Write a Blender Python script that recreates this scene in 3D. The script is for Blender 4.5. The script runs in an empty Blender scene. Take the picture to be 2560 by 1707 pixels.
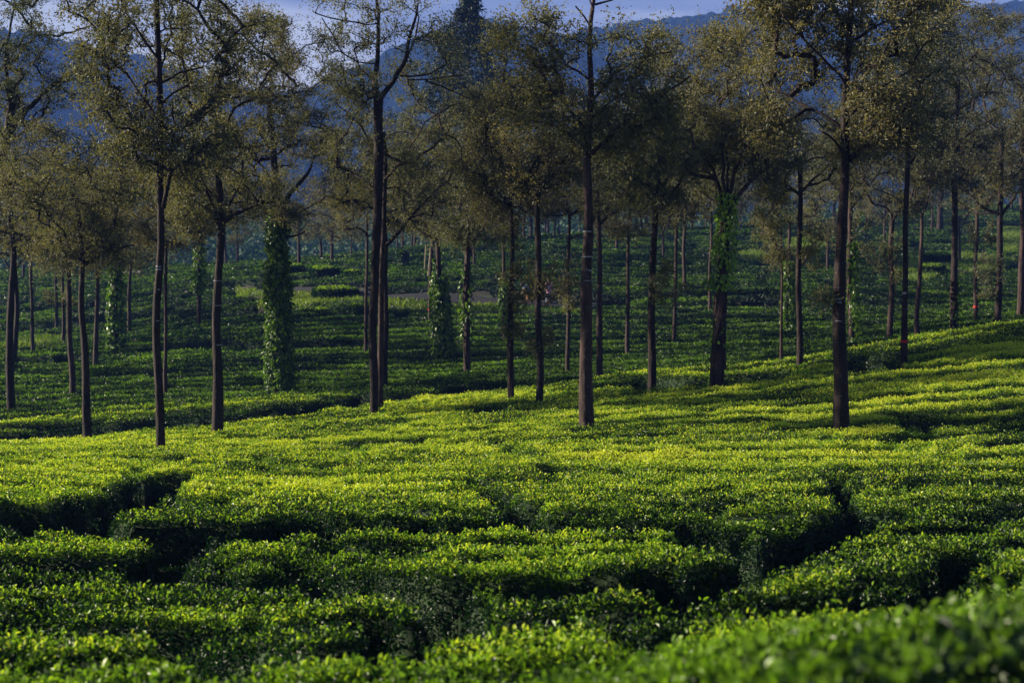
import bpy, math, random
import numpy as np
from mathutils import Vector
R = np.random.default_rng(7)
random.seed(7)
SC = bpy.context.scene
COL = SC.collection

# ------------------------------------------------------------------ camera, sky, sun, exposure
F = 2560 * 50 / 36
PITCH = math.atan((853.5 - 560) / F)
cd = bpy.data.cameras.new("camera"); cam = bpy.data.objects.new("camera", cd); COL.objects.link(cam)
cd.lens = 50; cd.sensor_width = 36; cd.clip_start = 0.1; cd.clip_end = 8000
cam.location = (0, 0, 0); cam.rotation_euler = (math.pi / 2 - PITCH, 0, 0)
cd.dof.use_dof = True; cd.dof.focus_distance = 24; cd.dof.aperture_fstop = 2.6
SC.camera = cam
SUN_EL, SUN_AZ = math.radians(21), math.radians(-80)      # azimuth from +Y, clockwise; negative is left
w = bpy.data.worlds.new("World"); SC.world = w; w.use_nodes = True
nt = w.node_tree; nt.nodes.clear()
def N(t, k, **kw):
    n = t.nodes.new(k)
    for a, b in kw.items(): setattr(n, a, b)
    return n
out = N(nt, 'ShaderNodeOutputWorld'); bg = N(nt, 'ShaderNodeBackground')
sky = N(nt, 'ShaderNodeTexSky', sky_type='NISHITA', sun_disc=False)
sky.sun_elevation = SUN_EL; sky.sun_rotation = SUN_AZ
sky.dust_density = 0.6; sky.ozone_density = 3.0; sky.altitude = 1400
tc = N(nt, 'ShaderNodeTexCoord'); mp = N(nt, 'ShaderNodeMapping'); mp.inputs['Scale'].default_value = (2.2, 2.2, 9)
cn = N(nt, 'ShaderNodeTexNoise'); cn.inputs['Scale'].default_value = 2.6; cn.inputs['Detail'].default_value = 7
cr = N(nt, 'ShaderNodeValToRGB')
cr.color_ramp.elements[0].position = 0.43; cr.color_ramp.elements[0].color = (2.9, 3.5, 6.0, 1)
cr.color_ramp.elements[1].position = 0.6; cr.color_ramp.elements[1].color = (7.0, 7.4, 9.0, 1)
mx = N(nt, 'ShaderNodeMixRGB'); mx.inputs[0].default_value = 0.72
sx = N(nt, 'ShaderNodeSeparateXYZ'); mr = N(nt, 'ShaderNodeMapRange'); mr.inputs['From Min'].default_value = .12; mr.inputs['From Max'].default_value = .35
mr.inputs['To Min'].default_value = .92; mr.inputs['To Max'].default_value = .10
nt.links.new(tc.outputs['Generated'], sx.inputs[0]); nt.links.new(sx.outputs[2], mr.inputs[0]); nt.links.new(mr.outputs[0], mx.inputs[0])
nt.links.new(tc.outputs['Generated'], mp.inputs[0]); nt.links.new(mp.outputs[0], cn.inputs[0])
nt.links.new(cn.outputs[0], cr.inputs[0]); nt.links.new(sky.outputs[0], mx.inputs[1]); nt.links.new(cr.outputs[0], mx.inputs[2])
nt.links.new(mx.outputs[0], bg.inputs[0]); bg.inputs[1].default_value = 0.034
nt.links.new(bg.outputs[0], out.inputs[0])
sl = bpy.data.lights.new("sun", 'SUN'); sun = bpy.data.objects.new("sun", sl); COL.objects.link(sun)
sl.energy = 5.0; sl.angle = math.radians(0.6); sl.color = (1.0, 0.89, 0.66)
sd = Vector((math.sin(SUN_AZ) * math.cos(SUN_EL), math.cos(SUN_AZ) * math.cos(SUN_EL), math.sin(SUN_EL)))
sun.rotation_euler = sd.to_track_quat('Z', 'Y').to_euler()
SC.view_settings.view_transform = 'Standard'; SC.view_settings.look = 'None'
SC.view_settings.exposure = 1.82; SC.view_settings.gamma = 1
SC.render.engine = 'CYCLES'
SC.cycles.max_bounces = 6; SC.cycles.diffuse_bounces = 3; SC.cycles.transmission_bounces = 4; SC.cycles.transparent_max_bounces = 8
SC.cycles.volume_bounces = 0; SC.cycles.use_denoising = True; SC.cycles.sample_clamp_direct = 3.0; SC.cycles.sample_clamp_indirect = 3.0

# ------------------------------------------------------------------ helpers
sP, cP = math.sin(PITCH), math.cos(PITCH)
def tan_el(v):
    ry = (853.5 - v) / F
    return (-sP + ry * cP) / (cP + ry * sP)
def txz(u, v):                                   # pixel -> x/y and z/y of its ray
    ry = (853.5 - v) / F
    k = cP + ry * sP
    return ((u - 1280) / F) / k, (-sP + ry * cP) / k
def at(u, v, Y):
    a, b = txz(u, v)
    return np.array([a * Y, Y, b * Y])
def sstep(a, b, x):
    t = np.clip((x - a) / (b - a), 0, 1)
    return t * t * (3 - 2 * t)
def vn(x, y, seed=0):                            # value noise 0..1
    x = np.asarray(x, float); y = np.asarray(y, float)
    xi = np.floor(x).astype(np.int64); yi = np.floor(y).astype(np.int64)
    fx = x - xi; fy = y - yi
    fx = fx * fx * (3 - 2 * fx); fy = fy * fy * (3 - 2 * fy)
    def h(a, b):
        n = (a * 374761393 + b * 668265263 + seed * 1442695041) & 0xffffffff
        n = ((n ^ (n >> 13)) * 1274126177) & 0xffffffff
        return ((n ^ (n >> 16)) & 0xffff) / 65535.0
    return (h(xi, yi) * (1 - fx) + h(xi + 1, yi) * fx) * (1 - fy) + (h(xi, yi + 1) * (1 - fx) + h(xi + 1, yi + 1) * fx) * fy
def fbm(x, y, seed=0, o=3):
    s = 0; a = 1; t = 0
    for i in range(o):
        s = s + a * vn(x * 2 ** i, y * 2 ** i, seed + i * 17); t += a; a *= 0.5
    return s / t
def tag(o, label=None, cat=None, group=None, kind=None):
    if label: o["label"] = label
    if cat: o["category"] = cat
    if group: o["group"] = group
    if kind: o["kind"] = kind
    return o
class MB:                                        # collects polygons of several shapes into ONE mesh
    def __init__(s): s.v = []; s.n = 0; s.idx = []; s.cnt = []; s.mi = []; s.at = []; s.sm = []
    def add(s, verts, faces, mi=0, att=0.0, smooth=False):
        verts = np.asarray(verts, np.float32).reshape(-1, 3); faces = np.asarray(faces, np.int64)
        s.v.append(verts); s.idx.append((faces + s.n).ravel()); s.cnt.append(np.full(len(faces), faces.shape[1], np.int32))
        s.mi.append(np.full(len(faces), mi, np.int32)); s.sm.append(np.full(len(faces), smooth, bool))
        s.at.append(np.broadcast_to(np.asarray(att, np.float32), (len(verts),)).copy()); s.n += len(verts)
    def mesh(s, name, mats):
        me = bpy.data.meshes.new(name)
        if s.n:
            v = np.concatenate(s.v); ix = np.concatenate(s.idx).astype(np.int32); c = np.concatenate(s.cnt)
            me.vertices.add(len(v)); me.vertices.foreach_set('co', v.ravel())
            me.loops.add(len(ix)); me.loops.foreach_set('vertex_index', ix)
            me.polygons.add(len(c)); st = np.concatenate([[0], np.cumsum(c)[:-1]]).astype(np.int32)
            me.polygons.foreach_set('loop_start', st)
            me.polygons.foreach_set('material_index', np.concatenate(s.mi)); me.polygons.foreach_set('use_smooth', np.concatenate(s.sm))
            a = me.attributes.new('young_lit', 'FLOAT', 'POINT'); a.data.foreach_set('value', np.concatenate(s.at))  # leaf age; on the tea it also carries painted sun and shade
            me.update(calc_edges=True)
        for m in (mats if isinstance(mats, (list, tuple)) else [mats]): me.materials.append(m)
        return me
    def build(s, name, mats, parent=None, loc=None):
        if loc is not None:
            s.v = [x - np.asarray(loc, np.float32) for x in s.v]
        o = bpy.data.objects.new(name, s.mesh(name, mats)); COL.objects.link(o)
        if parent is not None: o.parent = parent
        elif loc is not None: o.location = loc
        return o
def empty(name, loc):
    o = bpy.data.objects.new(name, None); COL.objects.link(o); o.location = loc; o.empty_display_size = 0.3
    return o
def unit(a): return a / np.maximum(np.linalg.norm(a, axis=-1, keepdims=True), 1e-9)
def tube(mb, pts, rad, sides=6, mi=0, smooth=True, wob=0.0, cap=True):
    pts = np.asarray(pts, float); rad = np.asarray(rad, float); n = len(pts)
    tg = unit(np.gradient(pts, axis=0))
    ref = np.array([0.31, 0.95, 0.02]) if abs(tg[:, 2]).mean() > 0.6 else np.array([0.05, 0.03, 1.0])
    a = unit(np.cross(tg, ref)); b = np.cross(tg, a)
    th = np.linspace(0, 2 * np.pi, sides, endpoint=False)
    rr = rad[:, None] * (1 + wob * (R.random((n, sides)) - 0.5))
    v = pts[:, None] + rr[..., None] * (np.cos(th)[None, :, None] * a[:, None] + np.sin(th)[None, :, None] * b[:, None])
    i = np.arange(n - 1)[:, None] * sides; j = np.arange(sides)[None]; k = (j + 1) % sides
    f = np.stack([i + j, i + k, i + sides + k, i + sides + j], -1).reshape(-1, 4)
    mb.add(v, f, mi, 0.5, smooth)
    if cap:
        mb.add(v[-1], [list(range(sides))] , mi, 0.5, False)
def leaves(mb, P, A, Nn, L, W, fold=0.25, mi=0, att=0.5, hexa=False):
    """leaf blades: P base, A axis, Nn approximate normal"""
    n = len(P)
    if n == 0: return
    A = unit(A); S = unit(np.cross(A, Nn)); U = np.cross(S, A)
    L = np.broadcast_to(L, (n,))[:, None]; W = np.broadcast_to(W, (n,))[:, None] * 0.5
    att = np.broadcast_to(att, (n,))
    b = P; t = P + A * L - U * L * 0.12
    if hexa:
        l1 = P + A * L * .28 + S * W * .9 + U * W * fold * 2; l2 = P + A * L * .66 + S * W * .8 + U * W * fold * 2
        r1 = P + A * L * .28 - S * W * .9 + U * W * fold * 2; r2 = P + A * L * .66 - S * W * .8 + U * W * fold * 2
        m = P + A * L * .5 + U * L * .03
        v = np.stack([b, l1, l2, t, r2, r1], 1).reshape(-1, 3)
        o = np.arange(n)[:, None] * 6
        f = np.concatenate([o + np.array([[0, 1, 2, 3]]), o + np.array([[0, 3, 4, 5]])], 0)
        mb.add(v, f, mi, np.repeat(att, 6))
    else:
        l = P + A * L * .45 + S * W + U * W * fold * 2; r = P + A * L * .45 - S * W + U * W * fold * 2
        v = np.stack([b, l, t, r], 1).reshape(-1, 3)
        o = np.arange(n)[:, None] * 4
        f = np.concatenate([o + np.array([[0, 1, 2]]), o + np.array([[0, 2, 3]])], 0)
        mb.add(v, f, mi, np.repeat(att, 4))
def rdir(n, zb=0.0):
    v = R.normal(size=(n, 3)); v[:, 2] += zb
    return unit(v)

# ------------------------------------------------------------------ materials
def mat(name, c0, c1, scale=3.0, rough=0.8, bump=0.0, detail=6, spec=0.3, vec='Object', stretch=(1, 1, 1), lo=.35, hi=.65):
    m = bpy.data.materials.new(name); m.use_nodes = True; t = m.node_tree; b = t.nodes['Principled BSDF']
    tc = N(t, 'ShaderNodeTexCoord'); mp = N(t, 'ShaderNodeMapping'); mp.inputs['Scale'].default_value = stretch
    n = N(t, 'ShaderNodeTexNoise'); n.inputs['Scale'].default_value = scale; n.inputs['Detail'].default_value = detail
    r = N(t, 'ShaderNodeValToRGB'); r.color_ramp.elements[0].color = (*c0, 1); r.color_ramp.elements[1].color = (*c1, 1)
    r.color_ramp.elements[0].position = lo; r.color_ramp.elements[1].position = hi
    t.links.new(tc.outputs[vec], mp.inputs[0]); t.links.new(mp.outputs[0], n.inputs['Vector']); t.links.new(n.outputs[0], r.inputs[0])
    t.links.new(r.outputs[0], b.inputs['Base Color']); b.inputs['Roughness'].default_value = rough
    b.inputs['Specular IOR Level'].default_value = spec
    if bump:
        bp = N(t, 'ShaderNodeBump'); bp.inputs['Strength'].default_value = bump; bp.inputs['Distance'].default_value = 0.05
        t.links.new(n.outputs[0], bp.inputs['Height']); t.links.new(bp.outputs[0], b.inputs['Normal'])
    return m
def leaf_mat(name, old, young_lit, trans, rough=0.35, spec=0.5, back=None, rnd=None, tmul=(1.3, 1.35, 0.5)):
    m = bpy.data.materials.new(name); m.use_nodes = True; t = m.node_tree; b = t.nodes['Principled BSDF']
    o = t.nodes['Material Output']
    a = N(t, 'ShaderNodeAttribute', attribute_name='young_lit')
    r = N(t, 'ShaderNodeValToRGB'); e = r.color_ramp.elements
    e[0].color = (*old, 1); e[1].color = (*young_lit, 1); e[0].position = 0.05; e[1].position = 0.95
    t.links.new(a.outputs['Fac'], r.inputs[0]); c = r.outputs[0]
    if rnd:
        oi = N(t, 'ShaderNodeObjectInfo'); r2 = N(t, 'ShaderNodeValToRGB'); r2.color_ramp.elements[0].color = (*rnd[0], 1); r2.color_ramp.elements[1].color = (*rnd[1], 1)
        mu = N(t, 'ShaderNodeMixRGB', blend_type='MULTIPLY'); mu.inputs[0].default_value = 1
        t.links.new(oi.outputs['Random'], r2.inputs[0]); t.links.new(c, mu.inputs[1]); t.links.new(r2.outputs[0], mu.inputs[2]); c = mu.outputs[0]
    base = c
    if back:
        g = N(t, 'ShaderNodeNewGeometry'); mb_ = N(t, 'ShaderNodeMixRGB'); mb_.inputs[2].default_value = (*back, 1)
        t.links.new(g.outputs['Backfacing'], mb_.inputs[0]); t.links.new(c, mb_.inputs[1]); base = mb_.outputs[0]
    t.links.new(base, b.inputs['Base Color']); b.inputs['Roughness'].default_value = rough; b.inputs['Specular IOR Level'].default_value = spec
    tr = N(t, 'ShaderNodeBsdfTranslucent'); mu2 = N(t, 'ShaderNodeMixRGB', blend_type='MULTIPLY'); mu2.inputs[0].default_value = 1; mu2.inputs[2].default_value = (*tmul, 1)
    t.links.new(c, mu2.inputs[1]); t.links.new(mu2.outputs[0], tr.inputs[0])
    ms = N(t, 'ShaderNodeMixShader'); ms.inputs[0].default_value = trans
    t.links.new(b.outputs[0], ms.inputs[1]); t.links.new(tr.outputs[0], ms.inputs[2]); t.links.new(ms.outputs[0], o.inputs[0])
    return m
M_soil = mat('soil', (.009, .010, .006), (.024, .018, .011), 4, .95, .3, vec='Object')
M_grass = mat('grass_ground', (.016, .030, .008), (.040, .052, .016), .9, .9, .4)
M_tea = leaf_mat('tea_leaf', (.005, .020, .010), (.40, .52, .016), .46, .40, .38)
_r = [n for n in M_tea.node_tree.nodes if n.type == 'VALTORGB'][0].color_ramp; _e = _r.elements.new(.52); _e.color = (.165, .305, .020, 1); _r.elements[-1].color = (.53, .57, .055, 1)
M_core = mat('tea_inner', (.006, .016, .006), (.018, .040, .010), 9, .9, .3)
def lichen(m, c=(.13, .125, .12)):
    t = m.node_tree; b = t.nodes['Principled BSDF']; l = b.inputs['Base Color'].links[0].from_socket
    tc = N(t, 'ShaderNodeTexCoord'); n = N(t, 'ShaderNodeTexNoise'); n.inputs['Scale'].default_value = 16; n.inputs['Detail'].default_value = 5
    mp = N(t, 'ShaderNodeMapping'); mp.inputs['Scale'].default_value = (1, 1, 1.7); r = N(t, 'ShaderNodeValToRGB'); r.color_ramp.elements[0].position = .60; r.color_ramp.elements[1].position = .69
    x = N(t, 'ShaderNodeMixRGB'); x.inputs[2].default_value = (*c, 1)
    t.links.new(tc.outputs['Object'], mp.inputs[0]); t.links.new(mp.outputs[0], n.inputs['Vector']); t.links.new(n.outputs[0], r.inputs[0]); t.links.new(r.outputs[0], x.inputs[0])
    t.links.new(l, x.inputs[1]); t.links.new(x.outputs[0], b.inputs['Base Color']); return m
M_bark = mat('bark', (.006, .0035, .0035), (.030, .016, .015), 9, .9, .8, stretch=(1, 1, .22), detail=9, lo=.3, hi=.72)
M_bark2 = mat('bark_pale', (.014, .008, .008), (.060, .034, .031), 9, .9, .8, stretch=(1, 1, .22), detail=9, lo=.3, hi=.72)
lichen(M_bark, (.07, .06, .058)); lichen(M_bark2, (.10, .085, .08))
M_leaf = leaf_mat('oak_leaf', (.052, .064, .032), (.235, .200, .088),   .45, .55, .3, back=(.125, .13, .09), rnd=((1.0, .93, .82), (.84, .98, .98)), tmul=(1.08, 1.08, .55))
M_ivy = leaf_mat('creeper_leaf', (.010, .036, .008), (.11, .20, .015), .34, .38, .45)
M_ivy_lit = leaf_mat('sunlit_creeper_leaf', (.030, .085, .010), (.26, .42, .03), .42, .35, .5)  # lit copy of the creeper leaf: sunshine painted in as lighter greens
M_con = leaf_mat('conifer_leaf', (.010, .022, .018), (.035, .055, .035), .1, .6, .3)
M_grassb = leaf_mat('grass_blade', (.05, .10, .012), (.16, .22, .03), .4, .5, .3)
M_road = mat('asphalt', (.016, .016, .020), (.034, .033, .038), 6, .95, .2, spec=.1)
M_path = mat('pale_path', (.10, .08, .085), (.17, .14, .14), 6, .95, .1)
M_forest = leaf_mat('forest_leaf', (.008, .03, .022), (.04, .085, .03), .2, .7, .2)
M_mount = mat('mountain_wood', (.003, .008, .009), (.012, .020, .016), .035, 1, .0, detail=10, spec=0)
M_red = mat('red_paint', (.35, .008, .015), (.45, .015, .02), 20, .7)
M_white = mat('white_paint', (.12, .12, .13), (.36, .36, .39), 45, .8)
M_bamboo = mat('bamboo', (.26, .20, .13), (.42, .34, .24), 12, .6)
def plain(n, c, r=.8): return mat(n, tuple(x * .85 for x in c), c, 14, r)

# ------------------------------------------------------------------ terrain: height of the tea canopy, T(x, y)
TAB = {   # column (pixel x) -> (distance, pixel y of the canopy top)
    0:    [(2, 2300), (3, 2050), (4.5, 1860), (6, 1745), (8, 1640), (10.5, 1540), (13, 1450), (13.9, 1405), (15.8, 1345), (17.2, 1305), (18.6, 1238), (22, 1210), (27, 1170), (33, 1132), (40, 1120), (44.2, 1114), (46.4, 1072), (50, 1045), (59, 978), (74, 907), (90, 850), (96.5, 838), (99.5, 812), (110, 788), (130, 720), (150, 677), (162, 678), (185, 720), (230, 760)],
    640:  [(2, 2300), (3, 2020), (4.5, 1830), (6, 1725), (8, 1640), (11, 1515), (12.4, 1464), (13.3, 1412), (15.5, 1335), (16.8, 1282), (20, 1250), (27, 1165), (33, 1112), (39, 1075), (44, 1052), (46.3, 1006), (51, 994), (56, 968), (65, 915), (74, 876), (76.5, 850), (85, 812), (88, 798), (91, 770), (98, 756), (102, 733), (106, 727), (109, 693), (113, 676), (122, 664), (135, 657), (148, 655), (170, 690), (230, 740)],
    960:  [(2, 2200), (3, 2000), (4.5, 1850), (6, 1735), (8, 1620), (10.8, 1492), (11.8, 1440), (15.4, 1334), (16.6, 1280), (20, 1238), (27, 1148), (33, 1092), (40, 1038), (46, 1009), (48, 986), (53, 976), (58, 950), (65, 910), (73, 862), (80, 818), (86, 778), (90, 750), (94, 743), (96.4, 698), (101, 686), (115, 662), (130, 642), (150, 625), (170, 655), (230, 720)],
    1280: [(2, 2150), (3, 1960), (4, 1835), (5, 1785), (6, 1715), (8, 1600), (9.9, 1520), (10.8, 1466), (13, 1395), (15.2, 1342), (16.4, 1284), (20, 1228), (27, 1128), (33, 1065), (40, 1010), (46, 980), (49, 982), (53, 962), (58, 935), (65, 895), (73, 846), (80, 800), (83, 777), (85.5, 765), (89, 758), (91.2, 708), (95, 698), (108, 665), (122, 632), (140, 600), (152, 588), (170, 600), (230, 680)],
    1600: [(2, 2100), (3, 1870), (4, 1765), (5, 1750), (6, 1685), (7.6, 1590), (11, 1450), (11.9, 1402), (15, 1337), (16.2, 1282), (20, 1228), (27, 1120), (33, 1045), (40, 988), (43, 970), (44.8, 936), (47, 932), (50, 944), (53, 938), (58, 918), (66, 876), (74, 832), (80, 796), (83, 780), (87, 768), (89.3, 716), (95, 703), (108, 668), (122, 635), (140, 600), (160, 577), (180, 590), (230, 680)],
    1920: [(2, 2000), (3, 1745), (4, 1672), (5, 1694), (6, 1636), (7.6, 1570), (10.6, 1465), (11.5, 1425), (13.4, 1392), (14.4, 1345), (16.5, 1300), (20, 1228), (27, 1110), (33, 1030), (40, 952), (43, 932), (44.8, 908), (48, 930), (55, 915), (63, 875), (72, 835), (78, 800), (81, 782), (85, 772), (87.6, 722), (94, 708), (106, 675), (125, 628), (150, 575), (172, 553), (190, 565), (240, 660)],
    2300: [(2, 1900), (3, 1685), (4, 1612), (5, 1652), (6, 1604), (8, 1520), (11, 1420), (15, 1318), (20, 1222), (27, 1090), (33, 990), (40, 890), (45, 845), (48, 852), (55, 850), (65, 820), (75, 788), (80, 775), (85, 768), (88, 722), (95, 706), (108, 670), (130, 615), (160, 560), (195, 515), (215, 525), (260, 600)],
    2560: [(2, 1800), (3, 1610), (4, 1552), (5, 1622), (6, 1588), (8, 1505), (11, 1410), (15, 1310), (20, 1210), (27, 1075), (33, 960), (39, 865), (44, 800), (47, 806), (55, 815), (65, 800), (76, 775), (82, 765), (87, 745), (95, 712), (108, 668), (130, 612), (160, 557), (200, 515), (220, 525), (260, 600)],
}
LD0, LD1, ND = math.log(1.5), math.log(260), 1800
ld = np.linspace(LD0, LD1, ND); us = np.array(sorted(TAB))
cols = np.array([np.interp(ld, [math.log(a) for a, _ in TAB[k]], [b for _, b in TAB[k]]) for k in us])
UG = np.arange(-1400, 3961, 40)
VG = np.array([[np.interp(u, us, cols[:, i]) for i in range(0, ND, 1)] for u in UG])
def gsm(a, s, ax):
    r = int(3 * s) + 1; k = np.exp(-0.5 * (np.arange(-r, r + 1) / s) ** 2); k /= k.sum()
    p = [(0, 0), (0, 0)]; p[ax] = (r, r); b = np.pad(a, p, mode='edge')
    return np.apply_along_axis(lambda m: np.convolve(m, k, 'valid'), ax, b)
VG = gsm(gsm(VG, 4.5, 1), 2.2, 0)
def bil(G, a, b):
    a = np.clip(a, 0, G.shape[0] - 1.001); b = np.clip(b, 0, G.shape[1] - 1.001)
    i = a.astype(int); j = b.astype(int); fa = a - i; fb = b - j
    return G[i, j] * (1 - fa) * (1 - fb) + G[i + 1, j] * fa * (1 - fb) + G[i, j + 1] * (1 - fa) * fb + G[i + 1, j + 1] * fa * fb
def polar(x, y):
    h = np.hypot(x, y); D = np.maximum(np.maximum(y, h * .82), 1.5)
    return D, np.clip(1280 + F * np.where(y > 0.05, x / np.maximum(y, .05), np.sign(x) * 9), -1390, 3950)
LOW = -11.0
def T(x, y):
    D, u = polar(x, y)
    v = bil(VG, (u - UG[0]) / 40, (np.log(D) - LD0) / (LD1 - LD0) * (ND - 1))
    z = tan_el(v) * np.minimum(D, 260)
    z = z + 0.12 * (fbm(x / 5, y / 5, 3) - .5) * sstep(3, 10, D)
    k = sstep(215, 330, D)
    return z * (1 - k) + (LOW + 3 * (vn(x / 90, y / 90, 5) - .5)) * k
# road centre, in distance and pixel column
RU = np.array([560, 640, 960, 1280, 1600, 1920, 2300, 2560, 3000]); RD = np.array([106, 104, 92, 87.3, 85, 83, 82.5, 84.5, 88])
def road_d(u): return np.interp(u, RU, RD)
ELL = [(820, 768, 150, 32, 90, 104), (700, 770, 60, 35, 92, 106), (1180, 772, 160, 9, 76, 90), (2400, 658, 150, 26, 100, 150), (2290, 690, 70, 14, 95, 130), (1900, 752, 90, 12, 84, 95),
       (2010, 610, 60, 18, 110, 150), (1880, 640, 40, 14, 100, 140), (75, 855, 95, 18, 80, 105), (2530, 600, 60, 30, 120, 160)]
def teamask(x, y):
    D, u = polar(x, y); z = T(x, y); ry = z / np.maximum(D, 1)
    v = 853.5 - F * (ry + math.tan(PITCH)) / (1 - ry * math.tan(PITCH))
    m = np.ones_like(D)
    rd = D - road_d(u)
    on = sstep(560, 620, u)
    on = on * (1 - sstep(1500, 1620, u)); m *= 1 - on * sstep(-4.6, -3.8, rd - 5.8 * sstep(1440, 1520, u)) * (1 - sstep(3.0, 3.8, rd))
    for a, b, ra, rb, d0, d1 in ELL:
        q = np.hypot((u - a) / ra, (v - b) / rb) + .5 * (vn(x / 1.5, y / 1.5, 9) - .5)
        m *= 1 - (1 - sstep(.8, 1.05, q)) * (D > d0) * (D < d1)
    m *= 1 - sstep(205, 215, D)
    return m
BUSH = 0.78
def ground(x, y): return T(x, y) - BUSH * teamask(x, y)
# ray march a pixel on to the canopy
_ds = np.geomspace(2.2, 330, 4000)
def hit(u, v, dmin=2.2):
    a, b = txz(u, v); d = _ds[_ds >= dmin]
    z = T(a * d, d); k = np.nonzero(b * d <= z)[0]
    return float(d[k[0]]) if len(k) else 160.0

# ------------------------------------------------------------------ channels between the bushes, traced (pixels), half width, soft edge, depth
CH = [
 ([(-200, 1300), (0, 1292), (200, 1292), (330, 1245), (372, 1216), (410, 1193)], .34, .35, .72),
 ([(0, 1300), (120, 1312), (230, 1332)], .30, .3, .72),
 ([(200, 1335), (330, 1343), (430, 1352), (520, 1366), (600, 1333), (700, 1322), (860, 1325), (980, 1330), (1100, 1334), (1220, 1338), (1330, 1340), (1500, 1326), (1660, 1322), (1800, 1338), (1900, 1366), (1960, 1385), (2010, 1366), (2090, 1320), (2150, 1298), (2250, 1320), (2400, 1312), (2560, 1290), (2750, 1270)], .36, .38, .78),
 ([(410, 1270), (534, 1262), (600, 1245)], .12, .3, .5),
 ([(2090, 1320), (2140, 1275), (2100, 1240), (2080, 1216)], .04, .22, .5),
 ([(-150, 1445), (60, 1440), (232, 1437), (368, 1427), (426, 1397), (484, 1387), (505, 1367)], .22, .3, .65),
 ([(368, 1430), (465, 1443), (540, 1462), (640, 1457), (720, 1444), (830, 1452), (900, 1464), (1015, 1472), (1131, 1492), (1266, 1514), (1344, 1508), (1440, 1490), (1490, 1452), (1557, 1450), (1650, 1440), (1731, 1475), (1765, 1505)], .28, .34, .74),
 ([(1765, 1505), (1830, 1466), (1892, 1450), (1946, 1410), (1970, 1386)], .2, .3, .7),
 ([(918, 1381), (1030, 1384), (1131, 1373)], .14, .25, .35),
 ([(1380, 1398), (1450, 1392), (1537, 1386)], .16, .25, .45),
 ([(-100, 1600), (0, 1592), (80, 1602)], .2, .3, .6),
 ([(20, 1510), (147, 1512)], .12, .25, .35),
 ([(300, 1590), (457, 1632), (542, 1642), (635, 1682), (735, 1674), (860, 1667), (957, 1630), (1046, 1634), (1131, 1606), (1208, 1618), (1325, 1609), (1375, 1587), (1518, 1575), (1673, 1578), (1760, 1560), (1860, 1552), (1939, 1570), (2066, 1560), (2110, 1520)], .26, .32, .72),
 ([(540, 1642), (300, 1640), (100, 1660), (-80, 1670)], .05, .2, .2),
 ([(1100, 1528), (1139, 1550), (1100, 1600)], .14, .25, .5),
 ([(860, 1575), (930, 1592), (990, 1618)], .16, .25, .5),
 ([(2066, 1560), (2086, 1512), (2163, 1543), (2280, 1539), (2337, 1512), (2434, 1508), (2600, 1500)], .2, .3, .6),
 ([(2357, 1408), (2430, 1398), (2492, 1388), (2700, 1372)], .16, .28, .45),
 ([(2337, 1412), (2376, 1440), (2318, 1470), (2300, 1510)], .16, .28, .6),
 ([(1980, 1420), (2100, 1405), (2250, 1400), (2357, 1408)], .06, .22, .22),
 ([(1208, 1224), (1286, 1262), (1320, 1300)], .12, .28, .4),
 ([(1595, 1239), (1700, 1243), (1803, 1230)], .15, .28, .5),
 ([(1280, 1700), (1700, 1665), (2100, 1640), (2560, 1600)], .02, .2, .05),
 ([(2270, 1190), (2330, 1183)], .18, .3, .5),
 ([(600, 1172), (673, 1152)], .14, .25, .4), ([(724, 1175), (762, 1175)], .18, .25, .6), ([(440, 1192), (510, 1186)], .12, .25, .4),
 ([(2140, 892), (2165, 905), (2190, 924), (2215, 895), (2240, 885)], .35, .4, .75), ([(2313, 872), (2348, 872)], .3, .3, .5),
 ([(1900, 940), (1945, 938), (1988, 931)], .22, .3, .6), ([(2030, 975), (2050, 970)], .2, .3, .5),
 ([(2250, 1040), (2340, 1058), (2440, 1060), (2527, 1053), (2700, 1038)], .26, .36, .7),
 ([(2313, 1085), (2366, 1095)], .2, .3, .55), ([(1973, 1060), (2077, 1067)], .16, .3, .5),
 ([(2234, 924), (2310, 926), (2384, 917)], .2, .3, .45), ([(2500, 806), (2535, 822), (2600, 826)], .4, .4, .7),
 ([(1570, 958), (1680, 964), (1780, 962), (1840, 952), (1905, 945)], .7, .3, .8), ([(1600, 988), (1618, 986)], .3, .3, .6),
 ([(-200, 1112), (0, 1106), (89, 1094), (207, 1083), (336, 1075), (428, 1058), (532, 1054), (640, 1034), (772, 1028), (826, 1014), (926, 1000), (986, 987), (1140, 985), (1200, 972)], .85, .35, .8),
 ([(1170, 1024), (1228, 1033)], .3, .3, .6), ([(550, 1102), (600, 1100)], .2, .3, .5),
 ([(0, 832), (36, 826), (160, 812), (268, 804), (375, 793), (535, 782), (660, 774)], .7, .5, .8),
 ([(46, 901), (164, 905), (170, 890)], .5, .4, .6), ([(428, 869), (535, 861), (640, 864), (760, 864), (890, 860)], .6, .5, .7),
 ([(640, 866), (760, 874)], .3, .4, .5), ([(968, 893), (1086, 887)], .5, .4, .6),
 ([(1640, 1110), (1720, 1118)], .12, .3, .3), ([(1380, 1170), (1500, 1180), (1600, 1200)], .1, .3, .3), ([(1250, 1120), (1330, 1150)], .12, .3, .35),
 ([(860, 1120), (960, 1128), (1050, 1112)], .1, .3, .3), ([(2080, 1240), (2180, 1222), (2300, 1232)], .14, .3, .4),
]
SEG = []
for pts, hw, e, dp in CH:
    if dp < .1: continue
    W = []
    for (u, v) in pts:
        d = hit(u, v)
        a, _ = txz(u, v); W.append((a * d, d + .12))
    for p, q in zip(W[:-1], W[1:]):
        if math.hypot(p[0] - q[0], p[1] - q[1]) < 14: SEG.append((*p, *q, hw * (1.12 if d < 38 else 1.3) + .02, e * .62, dp + (.12 if d > 38 else 0)))
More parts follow.
